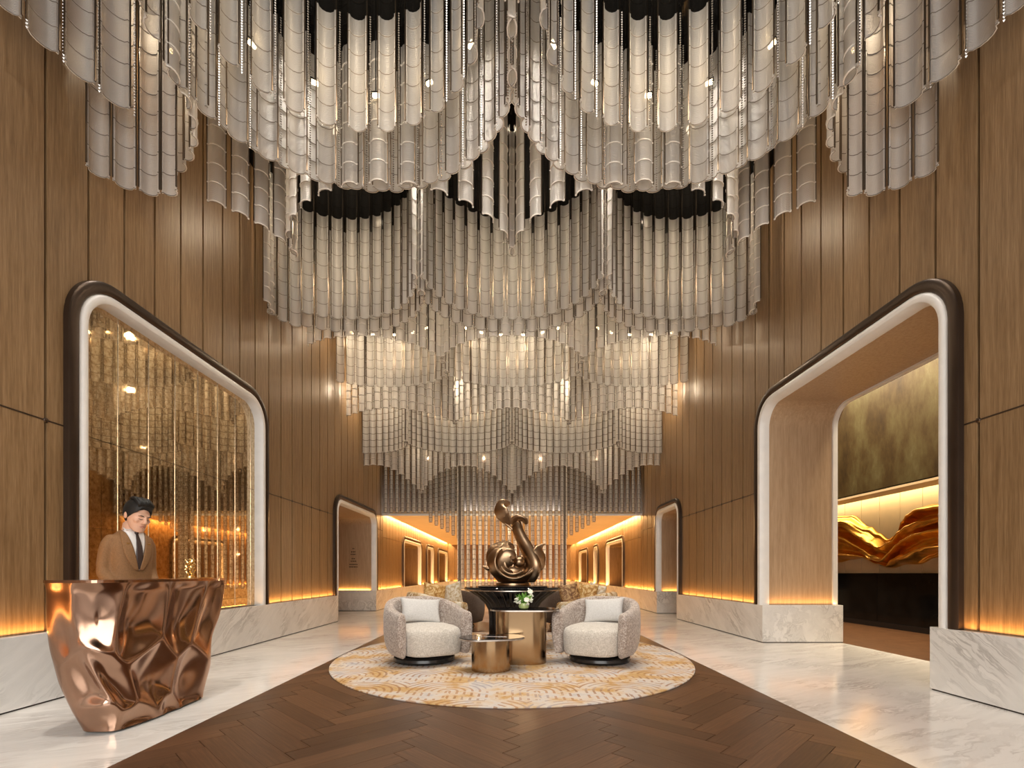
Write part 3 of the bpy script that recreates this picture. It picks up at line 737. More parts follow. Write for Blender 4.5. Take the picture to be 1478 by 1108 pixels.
# third bay near the back
for c in (-1.23, 1.23):
    arc(c, 11.15, 1.22, 1.15, B0, B1, 4.09, 0.185, 0.170, 0.165)
    arc(c, 13.25, 1.20, 0.80, V0, V1, 3.80, 0.175, 0.145, 0.16, zfun=lambda x, y, a: -0.60*abs(math.cos(a))**2.2)
for s in (-1, 1):
    arc(s*3.62, 11.15, 1.16, 1.15, B0, B1, 4.09, 0.185, 0.170, 0.165, xlim=3.74)
    arc(s*3.55, 13.25, 1.10, 0.80, V0, V1, 3.82, 0.175, 0.145, 0.16, xlim=3.74, zfun=lambda x, y, a: -0.60*abs(math.cos(a))**2.2)
# falling curtain and the column in front of the low ceiling
def zcol(x, y, a):
    ax = abs(x)
    if ax > 2.42: return 2.80
    if ax > 1.46: return 2.56-0.56*(2.42-ax)/0.96
    return 0.62
x = -3.66
while x < 3.7:
    ax = abs(x)
    y = 14.05-0.30*max(0, math.cos(x*PI/3.4)) if ax > 1.46 else 13.55+0.16*math.cos((ax-1.17)*PI/1.17*1.0)
    if ax < 1.46: y = 13.45+0.20*abs(math.sin((ax-1.17)*PI/2.3))
    zb = zcol(x, y, 0)
    STR.append((x, y, PI, zb, 0.135, round((ZC-zb)/0.135), 0.092, 0.03, False))
    x += 0.163
for y0 in (13.58, 13.74, 13.90, 14.06):
    for s in (-1, 1): STR.append((s*1.50, y0, -s*PI/2, 0.62, 0.135, round((ZC-0.62)/0.135), 0.105, 0.03, False))

ch = empty('glass_chandelier', (0, 8.0, ZC)); tag(ch, 'huge frosted glass chandelier of scalloped hanging strands filling the black ceiling', 'chandelier')
CI = Vector((0, 8.0, ZC))
def vis_size(t):
    x, y, rz, zb, th, n, w, bul, bd = t
    zt_ = min(ZC, H+HY*y/F)
    return max(0, zt_-zb)*w/(y*y)*(0.35+0.65*abs(math.cos(rz)))
STR.sort(key=vis_size, reverse=True)
cache = {}
ntile = 0; rest = MB(); nstr = 0
for t in STR:
    x, y, rz, zb, th, n, w, bul, bd = t
    if abs(x)*F/y > 760 or zb > H+HY*y/F+0.1: continue
    if nstr < 300:
        nstr += 1
        single = ntile < 300 and y < 6.4
        key = (th, n, w, bul, bd, single)
        if key not in cache:
            b = MB(); strand_geo(b, w, th, n, bul, bd, not single); cache[key] = b.mesh('glass_strand', SMATS, smooth=True)
        o = put('glass_strand', cache[key], ch, Vector((x, y, zb))-CI, rz)
        if single:
            kt = ('tile', th, w, bul)
            if kt not in cache:
                b = MB(); tile_geo(b, w, th, 0, bul); cache[kt] = b.mesh('glass_tile', SMATS, smooth=True)
            for k in range(n):
                put('glass_tile', cache[kt], o, (0, 0, k*th)); ntile += 1
    else:
        b = MB(); strand_geo(b, w, th, n, bul, bd); rest.add(b.v, [], 0)
        M = Matrix.Translation(Vector((x, y, zb))-CI) @ Matrix.Rotation(rz, 4, 'Z')
        off = len(rest.v)-len(b.v)
        rest.v[off:] = [tuple(M @ Vector(p)) for p in b.v]
        rest.f += [tuple(i+off for i in f) for f in b.f]; rest.m += b.m
if rest.v:
    o = rest.build('distant_glass_strands', SMATS, ch, smooth=True); o['kind'] = 'stuff'
print('STRANDS', nstr, len(STR), 'tiles', ntile)
# lamps hung inside the lobes, between the strands
lm = MB().box(-0.035, 0.035, -0.014, 0.014, -0.018, 0.012, 0).box(-0.05, 0.05, -0.02, 0.02, 0.012, 0.03, 1).box(-0.006, 0.006, -0.006, 0.006, 0.03, 1.0, 1).mesh('lamp_bar', ['led_bulb', 'black_satin'])
def lamp_arc(cx, cy, rx, ry, n, z, p, a0=0.35, a1=PI-0.35, col=WARM):
    for i in range(n):
        a = a0+(a1-a0)*(i+0.5)/n; x, y = cx+rx*math.cos(a), cy+ry*math.sin(a)
        if abs(x) > 3.6: continue
        put('lamp_bar', lm, ch, Vector((x, y, z))-CI, a+PI/2)
        if p and i % 2 == 0: point('chandelier_bulb', (x, y, z-0.07), p, col, 0.05)
for c in (-1.51, 1.51):
    lamp_arc(c, 4.20, 1.32, 1.18, 5, 6.35, 0); point('chandelier_bulb', (c, 4.6, 6.45), 36, WARM, 0.06)
for s in (-1, 1): lamp_arc(s*4.5, 4.2, 1.3, 1.2, 5, 6.3, 12)
for c in (-2.72, 0.0, 2.72):
    point('chandelier_bulb', (c, 7.4, 6.3), 36, WARM, 0.06)
    lamp_arc(c, 9.66, 1.12, 0.62, 6, 6.10, 7); point('chandelier_bulb', (c, 9.9, 5.9), 26, WARM, 0.06)
for c in (-1.23, 1.23, -3.5, 3.5):
    point('chandelier_bulb', (max(-3.3, min(3.3, c)), 11.5, 5.4), 55, WARM, 0.06)
for x in (-2.6, -0.85, 0.85, 2.6): point('chandelier_bulb', (x, 13.72, 4.6), 26, WARM, 0.0)
for x in (-0.95, 0.0, 0.95):
    for z in (0.9, 1.6, 2.3): point('column_fill', (x, 13.85, z), 9, (1.0, 0.74, 0.46), 0.0)  # added point lights behind the strands, to brighten the glass column
# added spots without fixtures under the black ceiling, to light floor and furniture
for x, y, p in ((0.0, 5.4, 460), (-1.5, 4.6, 300), (1.5, 4.6, 300), (-1.5, 6.9, 280), (1.5, 6.9, 280), (0, 9.4, 260), (0, 3.0, 300), (-2.6, 5.6, 240), (2.6, 5.6, 240)):
    spot('ceiling_fill_spot', (x, y, ZC-0.02), (x*0.95, y-0.1, 0), p, (1.0, 0.92, 0.82), math.radians(84), 1.0, 0.14)
spot('desk_fill_spot', (-2.5, 2.6, ZC-0.02), (-3.1, 3.9, 1.0), 520, (1.0, 0.92, 0.82), math.radians(38), 0.9, 0.10)  # added spot, no fixture: brightens the person at the desk

# ------------------------------------------------------------------ rug
rg = MB()
n = 96; ring = [(2.15*math.cos(2*PI*i/n), 2.44*math.sin(2*PI*i/n)) for i in range(n)]
rg.prism(ring, 2, 0.0005, 0.014)
rug = rg.build('oval_rug', 'rug_weave', loc=(0, 6.19, 0)); bevel(rug, 0.005)
tag(rug, 'large oval rug with gold and brown broken arch pattern under the armchairs', 'rug')

# ------------------------------------------------------------------ copper reception desk
def desk():
    root = empty('reception_desk', (-2.80, 3.70, 0)); tag(root, 'sculpted copper reception desk with dented polished sides', 'desk')
    # plan: rounded rectangle; it narrows towards the floor
    def plan(v, nu):
        x0 = -3.06+0.13*(1-v)**2.2; x1 = -2.53-0.03*(1-v); y0 = 3.04+0.13*(1-v)**2.0; y1 = 4.46-0.34*(1-v)**1.5
        if v < 0.34: x0 += 0.06*((0.34-v)/0.34)
        cx, cy = (x0+x1)/2, (y0+y1)/2; hx, hy = (x1-x0)/2, (y1-y0)/2; out = []
        for i in range(600):
            a = 2*PI*i/600; c, s = math.cos(a), math.sin(a); e = 2/4.2
            px, py = math.copysign(abs(c)**e, c), math.copysign(abs(s)**e, s)
            out.append((cx+hx*px, cy+hy*py, c, s))
        k = len(out); D = [0.0]
        for i in range(k): D.append(D[-1]+math.dist(out[i][:2], out[(i+1) % k][:2]))
        res = []; i = 0
        for q in range(nu):
            t = D[-1]*q/nu
            while D[i+1] < t: i += 1
            f = (t-D[i])/max(1e-9, D[i+1]-D[i]); p0, p1 = out[i], out[(i+1) % k]
            res.append((p0[0]+(p1[0]-p0[0])*f, p0[1]+(p1[1]-p0[1])*f, 0, 0))
        return res
    Hd = 1.0; nu, nv = 300, 110
    # arc length at mid height used as the dent coordinate
    mid = plan(0.6, nu); S = [0.0]
    for i in range(nu): S.append(S[-1]+math.dist(mid[i][:2], mid[(i+1) % nu][:2]))
    LT = S[-1]
    def sarc(x, y): 
        k = min(range(nu), key=lambda i: (mid[i][0]-x)**2+(mid[i][1]-y)**2); return S[k]
    # dents: (pixel x, pixel y, half width, half height, tilt, depth) on the faces the photo shows
    dents = []
    def onface(px, py):
        # near end face y=3.04 for px<158, long side x=-2.53 otherwise
        if px < 152: d = 3.06; x = (px-HX)*d/F; return sarc(x, 3.05), H+(HY-py)*d/F
        d = -2.53*F/(px-HX); return sarc(-2.53, d), H+(HY-py)*d/F
    for px, py, hw, hh, tl, dp in ((148, 893, .17, .26, 0.0, .075), (206, 900, .24, .25, .10, .085), (165, 985, .13, .32, .60, .060),
                                   (232, 975, .26, .27, -.12, .075), (268, 895, .20, .28, -.30, .075), (308, 900, .26, .26, -.40, .065), (112, 985, .16, .34, .45, .050), (88, 915, .12, .36, .1, .035),
                                   (286, 970, .24, .24, -.65, .065), (262, 1022, .22, .10, -.7, .035), (195, 1045, .26, .14, .2, .035), (130, 1040, .16, .14, .3, .025)):
        s_, z_ = onface(px, py); dents.append((s_, z_, hw, hh, tl, dp))
    rnd = random.Random(3)
    for k in range(12):
        dents.append((rnd.uniform(0.22, 0.66)*LT, rnd.uniform(0.1, 0.85), rnd.uniform(.10, .2), rnd.uniform(.15, .28), rnd.uniform(-.7, .7), rnd.uniform(.03, .05)))
    rings = []
    for j in range(nv+1):
        v = j/nv; z = 0.004+v*Hd; row = []
        P = plan(v, nu)
        for i in range(nu):
            x, y, c, s = P[i]; t = P[(i+1) % nu]; p = P[i-1]
            tx, ty = t[0]-p[0], t[1]-p[1]; l = math.hypot(tx, ty) or 1; nx, ny = ty/l, -tx/l
            best = 9.0; sec = 9.0; bd = 0.04
            for (ds, dz, hw, hh, tl, dp) in dents:
                du = (S[i]-ds+LT/2) % LT-LT/2; dv = z-dz
                if abs(du) > 0.75 or abs(dv) > 0.7: continue
                ct, st = math.cos(tl), math.sin(tl)
                q = math.hypot((du*ct+dv*st)/hw, (-du*st+dv*ct)/hh)
                if q < best: sec = best; best = q; bd = dp
                elif q < sec: sec = q
            f = min(1.0, best); rr = best/(best+sec)*2 if sec < 9 else 1.0
            h = -bd*1.0*(1-min(1, rr)**2.0)*min(1.0, 1.6-0.5*best if best > 1.2 else 1.0)
            fade = min(1, (1-v)/0.07)*min(1, v/0.05+0.15)
            h = h*fade
            row.append((x+nx*h, y+ny*h, z))
        rings.append(row)
    b = MB().loft(rings, 0, caps=False)
    o = wpart(b, 'copper_shell', 'copper_hammered', root, smooth=2)
    sm = o.modifiers.new('smooth', 'SMOOTH'); sm.factor = 0.5; sm.iterations = 22
    top = plan(1.0, 120)
    wpart(MB().prism([(p[0], p[1]) for p in top], 2, Hd-0.012, Hd+0.006), 'desk_top', 'copper_hammered', root)
desk()

# small gilt ornament and its tray on the desk
orn = empty('gilt_ornament', (-2.80, 4.22, 1.013)); tag(orn, 'small openwork gilt ornament standing on the copper desk', 'ornament')
tray = MB().box(-0.06, 0.06, -0.13, 0.13, 0.0, 0.007).build('display_tray', 'bright_gold', loc=(-2.76, 4.25, 1.006)); tag(tray, 'thin gold tray under the gilt ornament on the desk', 'tray')
MB().lathe([(0.035, 0.0), (0.035, 0.012), (0.02, 0.018)], 20).build('ornament_foot', 'bright_gold', orn, smooth=True)
for i, (y, z, r, tl) in enumerate(((-0.028, 0.05, 0.026, 0.3), (0.028, 0.05, 0.026, -0.3), (-0.024, 0.098, 0.026, -0.4), (0.024, 0.098, 0.026, 0.4), (0.0, 0.075, 0.02, 0.9), (-0.03, 0.135, 0.017, 0.2), (0.03, 0.135, 0.017, -0.2))):
    pts = [(0.012*math.sin(2*a+tl), y+r*math.cos(a), z+r*1.15*math.sin(a)) for a in [2*PI*k/20 for k in range(21)]]
    MB().tube(pts, 0.007, 8, hint=(1, 0, 0)).build('scroll_ring', 'bright_gold', orn, smooth=True)
MB().tube([(0, -0.03, 0.02), (0, 0.012, 0.06), (0, -0.012, 0.1), (0, 0.03, 0.15)], 0.007, 8, hint=(1, 0, 0)).build('scroll_stem', 'bright_gold', orn, smooth=True)

# ------------------------------------------------------------------ armchairs
def tub_chair(name, label, loc, rz, shell_m, seat_m, base=True, sc=1.0, group=None, pillow=True):
    root = empty(name, loc, rz); tag(root, label, 'armchair', group)
    # shell: follows a round plan open to -Y
    R0, TH = 0.475, 0.135; AL = 0.40
    nA = 56; sec = 24; rings = []; tot = 2*AL+PI*R0
    for i in range(nA+1):
        t = i/nA; q_ = t*tot
        if q_ < AL: px, py, nx, ny = R0-0.03*((AL-q_)/AL)**2, -(AL-q_), 1.0, 0.0
        elif q_ > tot-AL: e_ = q_-(tot-AL); px, py, nx, ny = -R0+0.03*(e_/AL)**2, -e_, -1.0, 0.0
        else: a = (q_-AL)/R0; px, py, nx, ny = R0*math.cos(a), R0*math.sin(a), math.cos(a), math.sin(a)
        tt = t if t < 0.5 else 1-t
        k = 0.5-0.5*math.cos(min(1, max(0, (tt-0.02)*2.5))*PI)
        top = 0.60+0.15*k
        end = min(1, tt/0.05); end = math.sqrt(max(0.0, 1-(1-end)**2))
        th = TH*(0.2+0.8*end); zc, zh = (top+0.10)/2, (top-0.10)/2; row = []
        for q in range(sec):
            p = 2*PI*q/sec; c, s = math.cos(p), math.sin(p)
            u = math.copysign(abs(c)**0.5, c); v = math.copysign(abs(s)**0.6, s)
            rr = -th/2+u*th/2
            if v < 0: rr -= 0.05*v*v*(1 if u > 0 else 0.2)
            row.append((px+nx*rr, (py+ny*rr)*0.97, zc+v*zh*(0.93+0.07*end)))
        rings.append(row)
    o = MB().loft(rings).build('backrest_shell', shell_m, root, smooth=2); o.modifiers.new('sub', 'SUBSURF').render_levels = 1
    # seat cushion, bowed front
    pl = []
    for i in range(40):
        a = 2*PI*i/40; r = 0.40; c, s = math.cos(a), math.sin(a)
        e = 0.72; x = 0.345*math.copysign(abs(c)**(0.5), c); y = math.copysign(abs(s)**e, s)*(0.34 if s > 0 else 0.475)
        pl.append((x, y))
    rings = []
    for f, z in ((0.90, 0.115), (0.97, 0.125), (1.0, 0.16), (1.015, 0.25), (1.015, 0.33), (1.0, 0.375), (0.96, 0.405), (0.86, 0.425), (0.55, 0.440), (0.2, 0.446)):
        rings.append([(x*f, y*f, z+0.02*(y > 0)*y) for x, y in pl])
    MB().loft(rings).build('seat_cushion', seat_m, root, smooth=2)
    if base:
        MB().lathe([(0.24, 0.05), (0.24, 0.12)], 32).build('swivel_stem', 'black_satin', root, smooth=True)
        MB().lathe([(0.30, 0.0), (0.345, 0.006), (0.36, 0.03), (0.355, 0.06), (0.33, 0.075), (0.1, 0.08)], 48).build('swivel_base', 'black_satin', root, smooth=True)
    return root
def pillow(name, label, cat, loc, rot, w, h, t, mat, group=None, p=0.34):
    nu = 22; rings = []; vs = []; fs = []
    for sgn in (1, -1):
        for j in range(nu+1):
            for i in range(nu+1):
                u, v = 2*i/nu-1, 2*j/nu-1
                bul = ((1-u*u)*(1-v*v))**p if abs(u) < 1 and abs(v) < 1 else 0
                x = u*w/2*(1-0.07*(1-abs(u))*0-0.06*(v*v-1)*-1*0); 
                pin = 1-0.10*(1-v*v)*abs(u)**3; pin2 = 1-0.12*(1-u*u)*abs(v)**3
                vs.append((u*w/2*pin, sgn*t/2*bul, v*h/2*pin2))
    m = nu+1; off = m*m
    for j in range(nu):
        for i in range(nu):
            a = j*m+i; fs.append((a, a+1, a+m+1, a+m)); fs.append((off+a, off+a+m, off+a+m+1, off+a+1))
    b = MB().add(vs, fs); o = b.build(name, mat, None, smooth=2)
    bm = bmesh.new(); bm.from_mesh(o.data); bmesh.ops.remove_doubles(bm, verts=bm.verts, dist=1e-5); bmesh.ops.recalc_face_normals(bm, faces=bm.faces); bm.to_mesh(o.data); bm.free()
    o.location = loc; o.rotation_euler = rot; tag(o, label, cat, group); return o
RZ = math.radians(31)
ZR = 0.0145
tub_chair('swivel_armchair', 'taupe boucle swivel armchair beside the low round brass table', (-1.035, 5.74, ZR), RZ, 'boucle_taupe', 'seat_ivory', group='taupe swivel armchairs')
tub_chair('swivel_armchair', 'taupe boucle swivel armchair beside the flower vase table', (1.035, 5.74, ZR), -RZ, 'boucle_taupe', 'seat_ivory', group='taupe swivel armchairs')
pillow('lumbar_pillow', 'pale grey lumbar pillow on the armchair by the low round brass table', 'pillow', (-1.105, 5.87, 0.60), (math.radians(-20), math.radians(4), RZ*0.8), 0.50, 0.31, 0.15, 'pillow_grey', 'grey lumbar pillows')
pillow('lumbar_pillow', 'pale grey lumbar pillow on the armchair by the flower vase table', 'pillow', (1.115, 5.89, 0.60), (math.radians(-20), math.radians(-4), -RZ*0.8), 0.50, 0.31, 0.15, 'pillow_grey', 'grey lumbar pillows')
tub_chair('lounge_chair', 'gold and cream patterned tub chair with gold cushions, behind the taupe armchair', (-1.20, 7.62, ZR), math.radians(115), 'pattern_gold', 'pattern_gold', base=True)
tub_chair('lounge_chair', 'gold and cream patterned tub chair with brown cushions, behind the taupe armchair', (1.20, 7.62, ZR), math.radians(-115), 'pattern_gold', 'pattern_gold', base=True)
for c, sg, lab in ((-1.0, -1, 'dark brown tub chair near the glass column, on the gold cushion side'), (1.0, 1, 'dark brown tub chair near the glass column, on the brown cushion side')):
    tub_chair('lounge_chair', lab, (c*1.08, 9.35, 0.0005), math.radians(160)*-sg, 'boucle_brown', 'boucle_brown')
pillow('scatter_cushion', 'gold patterned scatter cushion leaning on the patterned chair', 'cushion', (-1.22, 7.60, 0.70), (math.radians(-14), math.radians(10), math.radians(30)), 0.38, 0.40, 0.18, 'cushion_gold')
pillow('scatter_cushion', 'cream and gold scatter cushion behind the gold one', 'cushion', (-0.98, 7.92, 0.70), (math.radians(-14), math.radians(-14), math.radians(-15)), 0.36, 0.40, 0.16, 'cushion_cream')
pillow('scatter_cushion', 'dark brown swirl scatter cushion propped on the patterned chair', 'cushion', (0.90, 7.56, 0.70), (math.radians(-14), math.radians(-10), math.radians(10)), 0.34, 0.40, 0.16, 'cushion_brown')
pillow('scatter_cushion', 'rust brown round edged scatter cushion between the dark and the cream cushion', 'cushion', (1.18, 7.64, 0.70), (math.radians(-12), math.radians(6), math.radians(-30)), 0.34, 0.40, 0.16, 'cushion_gold')
pillow('scatter_cushion', 'cream and gold scatter cushion beside the brown ones', 'cushion', (1.33, 7.76, 0.69), (math.radians(-12), math.radians(12), math.radians(-50)), 0.34, 0.40, 0.16, 'cushion_cream')

# ------------------------------------------------------------------ tables
def stadium(cx, cy, lx, r, rot=0.0, n=18):
    pts = []
    for i in range(n+1): a = -PI/2+PI*i/n; pts.append((lx/2+r*math.cos(a), r*math.sin(a)))
    for i in range(n+1): a = PI/2+PI*i/n; pts.append((-lx/2+r*math.cos(a), r*math.sin(a)))
    c, s = math.cos(rot), math.sin(rot); return [(cx+x*c-y*s, cy+x*s+y*c) for x, y in pts]
def drum(name, label, cx, cy, h, body, top, bands):
    root = empty(name, (cx, cy, ZR)); tag(root, label, 'side table')
    MB().prism(body, 2, 0.0, h-0.022).build('drum_base', 'brass_brushed', root, smooth=True)
    o = MB().prism(top, 2, h-0.022, h-0.006).build('edge_band', 'steel_edge', root, smooth=True)
    inner = [(x*0.985, y*0.985) for x, y in top]
    MB().prism(inner, 2, h-0.006, h).build('table_top', 'black_stone', root, smooth=True)
    return root
lt = drum('low_side_table', 'low brass drum table with a thin black oval top', -0.225, 5.215, 0.355, stadium(0, 0, 0.02, 0.200), stadium(0.01, -0.01, 0.28, 0.215, math.radians(12)), None)
MB().box(-0.16, 0.17, -0.004, 0.004, 0.3555, 0.3575).build('inlay_line', 'steel_edge', lt).rotation_euler = (0, 0, math.radians(-8))
ht = drum('tall_side_table', 'tall oblong brass drum table with a black top carrying the flowers', 0.105, 5.65, 0.625, stadium(0, 0, 0.22, 0.185), stadium(0.045, -0.01, 0.36, 0.225), None)

pt = empty('pedestal_table', (0.01, 6.85, ZR)); tag(pt, 'round black fluted pedestal table carrying the bronze sculpture', 'table')
hT = 0.845
prof = [(0.36, 0.0), (0.36, 0.02), (0.335, 0.05), (0.335, 0.42), (0.345, 0.52), (0.40, 0.62), (0.50, 0.71), (0.60, 0.77), (0.645, hT-0.035)]
nf = 30; seg = nf*8; vs = []; fs = []
for i in range(seg):
    a = 2*PI*i/seg
    for r, z in prof:
        k = 1.0-0.075*(0.5+0.5*math.cos(nf*a))*(1 if 0.03 < z else 0)
        vs.append((r*k*math.cos(a), r*k*math.sin(a), z))
m = len(prof)
for i in range(seg):
    j = (i+1) % seg; fs += [(i*m+k, j*m+k, j*m+k+1, i*m+k+1) for k in range(m-1)]
MB().add(vs, fs).build('fluted_pedestal', 'black_gloss', pt, smooth=2)
MB().lathe([(0.60, hT-0.035), (0.685, hT-0.032), (0.69, hT-0.012), (0.68, hT), (0.0, hT)], 72).build('table_top', 'black_gloss', pt, smooth=True)
MB().lathe([(0.64, hT-0.048), (0.668, hT-0.046), (0.668, hT-0.034), (0.64, hT-0.033)], 72, caps=False).build('edge_band', 'steel_edge', pt, smooth=True)
MB().lathe([(0.50, hT), (0.505, hT+0.008), (0.49, hT+0.016), (0.0, hT+0.016)], 72).build('turntable_plate', 'black_gloss', pt, smooth=True)

# ------------------------------------------------------------------ bronze swirl sculpture
YS = 6.85; SS = YS/F
sg = empty('bronze_sculpture', (0.0, YS, 0)); zb0 = ZR+hT+0.0165
tag(sg, 'swirling bronze sculpture with a rising petal on the black pedestal table', 'sculpture')
sg.location = (0.012, YS, zb0)
def S3(px, py, dy=0.0): return ((px-HX)*SS-0.012, dy, H+(HY-py)*SS-zb0)
MB().lathe([(0.235, 0.0), (0.24, 0.012), (0.235, 0.034), (0.21, 0.040), (0.0, 0.042)], 56).build('round_base', 'bronze_art', sg, smooth=True)
def rib(name, P, R, hint=(0, 1, 0), seg=16, n=8, lvl=1):
    pts = spline([S3(*p) for p in P], n); k = len(pts)
    hh = lerp_list([tuple(h) for h in hint], k) if isinstance(hint, list) else hint
    o = MB().tube(pts, lerp_list(R, k), seg, hint=hh).build(name, 'bronze_art', sg, smooth=2)
    return o
# bowl of nested crescents
def crescent(name, cx, cy, rx, ry, a0, a1, w, t, dy0, dy1, tilt=0.0, tip=0.15, n=40):
    P = []; R = []
    for i in range(n+1):
        f = i/n; a = math.radians(a0+(a1-a0)*f); u = math.sin(PI*f)**0.6
        x, y = rx*math.cos(a), ry*math.sin(a); c, s = math.cos(tilt), math.sin(tilt)
        P.append(S3(cx+x*c-y*s, cy-(x*s+y*c), dy0+(dy1-dy0)*f)); R.append((max(0.012, w*(tip+(1-tip)*u)), max(0.008, t*(tip+(1-tip)*u))))
    ctr = Vector(S3(cx, cy, 0)); hints = [tuple((Vector(p)-ctr)) for p in P]
    return MB().tube(P, R, 16, hint=hints).build(name, 'bronze_art', sg, smooth=2)
MB().ell(S3(738, 824, 0.05), (0.255, 0.21, 0.165), 32, 20).build('bowl_core', 'bronze_art', sg, smooth=2)
crescent('bowl_blade', 739, 813, 32, 27, 170, 372, 0.16, 0.032, 0.05, -0.10)
crescent('bowl_blade', 741, 815, 27, 25, 150, 350, 0.14, 0.030, -0.12, -0.14)
crescent('bowl_blade', 738, 812, 21, 22, 110, 330, 0.12, 0.030, -0.12, -0.22)
crescent('bowl_blade', 743, 816, 30, 22, 215, 385, 0.12, 0.028, -0.20, -0.02)
crescent('bowl_blade', 735, 808, 15, 18, 80, 290, 0.13, 0.036, -0.14, -0.22)
crescent('bowl_blade', 736, 811, 26, 24, 95, 250, 0.12, 0.034, -0.10, -0.20)
rib('front_shell', [(724, 826, -0.20), (729, 812, -0.24), (736, 803, -0.25), (743, 806, -0.24)], [(0.03, 0.02), (0.11, 0.03), (0.12, 0.03), (0.03, 0.02)], hint=(0.2, -0.95, 0.1))
MB().ell(S3(749, 811, -0.10), (0.085, 0.085, 0.085), 28, 18).build('inner_ball', 'bronze_art', sg, smooth=2)
rib('hood_fold', [(742, 792, 0.02), (731, 786, 0.0), (719, 789, -0.04), (711, 798, -0.06), (711, 808, -0.06), (719, 818, -0.04)], [(0.02, 0.02), (0.10, 0.035), (0.15, 0.045), (0.14, 0.045), (0.11, 0.04), (0.04, 0.02)], hint=(-0.6, -0.5, 0.6))
rib('curl_finger', [(697, 817, -0.10), (705, 820, -0.10), (714, 818, -0.08), (722, 823, -0.05), (730, 834, -0.02)], [(0.012, 0.016), (0.035, 0.04), (0.05, 0.04), (0.07, 0.04), (0.05, 0.03)])
rib('rising_stem', [(752, 838, 0.02), (764, 832, -0.06), (769, 818, -0.10), (766, 805, -0.08), (759, 790, -0.04), (752, 776, -0.02), (747, 764, 0.0), (745, 755, 0.02), (740, 751, 0.05)], [(0.05, 0.04), (0.11, 0.06), (0.12, 0.07), (0.115, 0.07), (0.105, 0.065), (0.09, 0.06), (0.085, 0.055), (0.075, 0.05), (0.03, 0.02)], hint=(0.5, 0.75, 0.2))
rib('stem_curl', [(741, 757, 0.02), (744, 750, -0.02), (750, 748, -0.05), (757, 751, -0.06), (760, 757, -0.04)], [(0.03, 0.02), (0.075, 0.035), (0.08, 0.03), (0.06, 0.025), (0.015, 0.012)], hint=(0, 0.4, 1))
rib('petal_stalk', [(754, 778, 0.02), (745, 769, 0.03), (738, 762, 0.03), (730, 755, 0.02), (727, 751, 0.01)], [(0.012, 0.012), (0.016, 0.014), (0.02, 0.014), (0.022, 0.016), (0.012, 0.012)])
rib('petal', [(736, 757, 0.02), (732, 752, 0.0), (726, 744, -0.03), (723, 736, -0.04), (726, 728, -0.03), (736, 726, 0.0)], [(0.02, 0.012), (0.07, 0.022), (0.105, 0.026), (0.11, 0.026), (0.085, 0.02), (0.02, 0.01)], hint=(-0.45, -0.85, -0.15))
rib('leaf_tip', [(770, 826, -0.06), (777, 816, -0.10), (778, 805, -0.12), (776, 796, -0.12), (778, 790, -0.10), (786, 785, -0.08)], [(0.03, 0.02), (0.085, 0.022), (0.095, 0.020), (0.075, 0.018), (0.04, 0.014), (0.008, 0.008)], hint=(0.3, -0.9, 0.2))

for o in sg.children:
    if o.name.split('.')[0] != 'round_base':
        for v in o.data.vertices:
            if v.co.z < 0.043: v.co.z = 0.043+0.02*(v.co.z-0.043)*0

# ------------------------------------------------------------------ flowers
fv = empty('flower_vase', (0.135, 5.56, ZR+0.6255)); tag(fv, 'small green vase of white flowers and leaves on the tall brass table', 'vase')
MB().lathe([(0.035, 0.0), (0.055, 0.012), (0.062, 0.04), (0.055, 0.065), (0.048, 0.07), (0.044, 0.066), (0.0, 0.05)], 28).build('vase_bowl', 'vase_green', fv, smooth=True)
lf = MB().add([(0, 0, 0), (0.014, 0.004, 0.03), (0.016, 0.0, 0.055), (0, 0.004, 0.095), (-0.016, 0.0, 0.055), (-0.014, 0.004, 0.03), (0, -0.006, 0.045)], [(0, 1, 6), (1, 2, 6), (2, 3, 6), (3, 4, 6), (4, 5, 6), (5, 0, 6)]).mesh('leaf', 'leaf_green', True)
rf = random.Random(5)
for k in range(46):
    o = put('leaf', lf, fv, (rf.uniform(-0.04, 0.04), rf.uniform(-0.04, 0.04), 0.05+rf.uniform(0, 0.06))); o.rotation_euler = (rf.uniform(-1.0, 1.0), rf.uniform(-1.0, 1.0), rf.uniform(0, 6.3)); s = rf.uniform(0.6, 1.15); o.scale = (s, s, s)
def blossom():
    b = MB(); b.ell((0, 0, 0), (0.012, 0.012, 0.010), 8, 6)
    for k in range(8):
        a = 2*PI*k/8; M = Matrix.Rotation(a, 4, 'Z') @ Matrix.Rotation(0.45, 4, 'X') @ Matrix.Translation((0, 0.018, 0.004)); b.ell((0, 0, 0), (0.009, 0.015, 0.005), 8, 6, 0, M)
    return b.mesh('blossom', 'petal_white', 2)
bl = blossom()
for x, y, z in ((-0.07, -0.03, 0.11), (-0.045, -0.06, 0.07), (0.06, -0.04, 0.115), (0.075, -0.02, 0.15), (0.085, -0.03, 0.085), (-0.08, 0.0, 0.075), (0.07, 0.01, 0.19), (0.03, -0.06, 0.10), (0.05, -0.05, 0.06)):
    o = put('blossom', bl, fv, (x, y, z)); o.rotation_euler = (rf.uniform(0.3, 1.2), rf.uniform(-0.5, 0.5), rf.uniform(0, 6)); o.scale = (1.25,)*3
for k in range(7):
    a = k*0.9; MB().tube([(0, 0, 0.05), (0.03*math.cos(a), 0.03*math.sin(a), 0.10), (0.055*math.cos(a), 0.055*math.sin(a), 0.14+0.01*k)], 0.002, 5).build('flower_stem', 'leaf_green', fv)

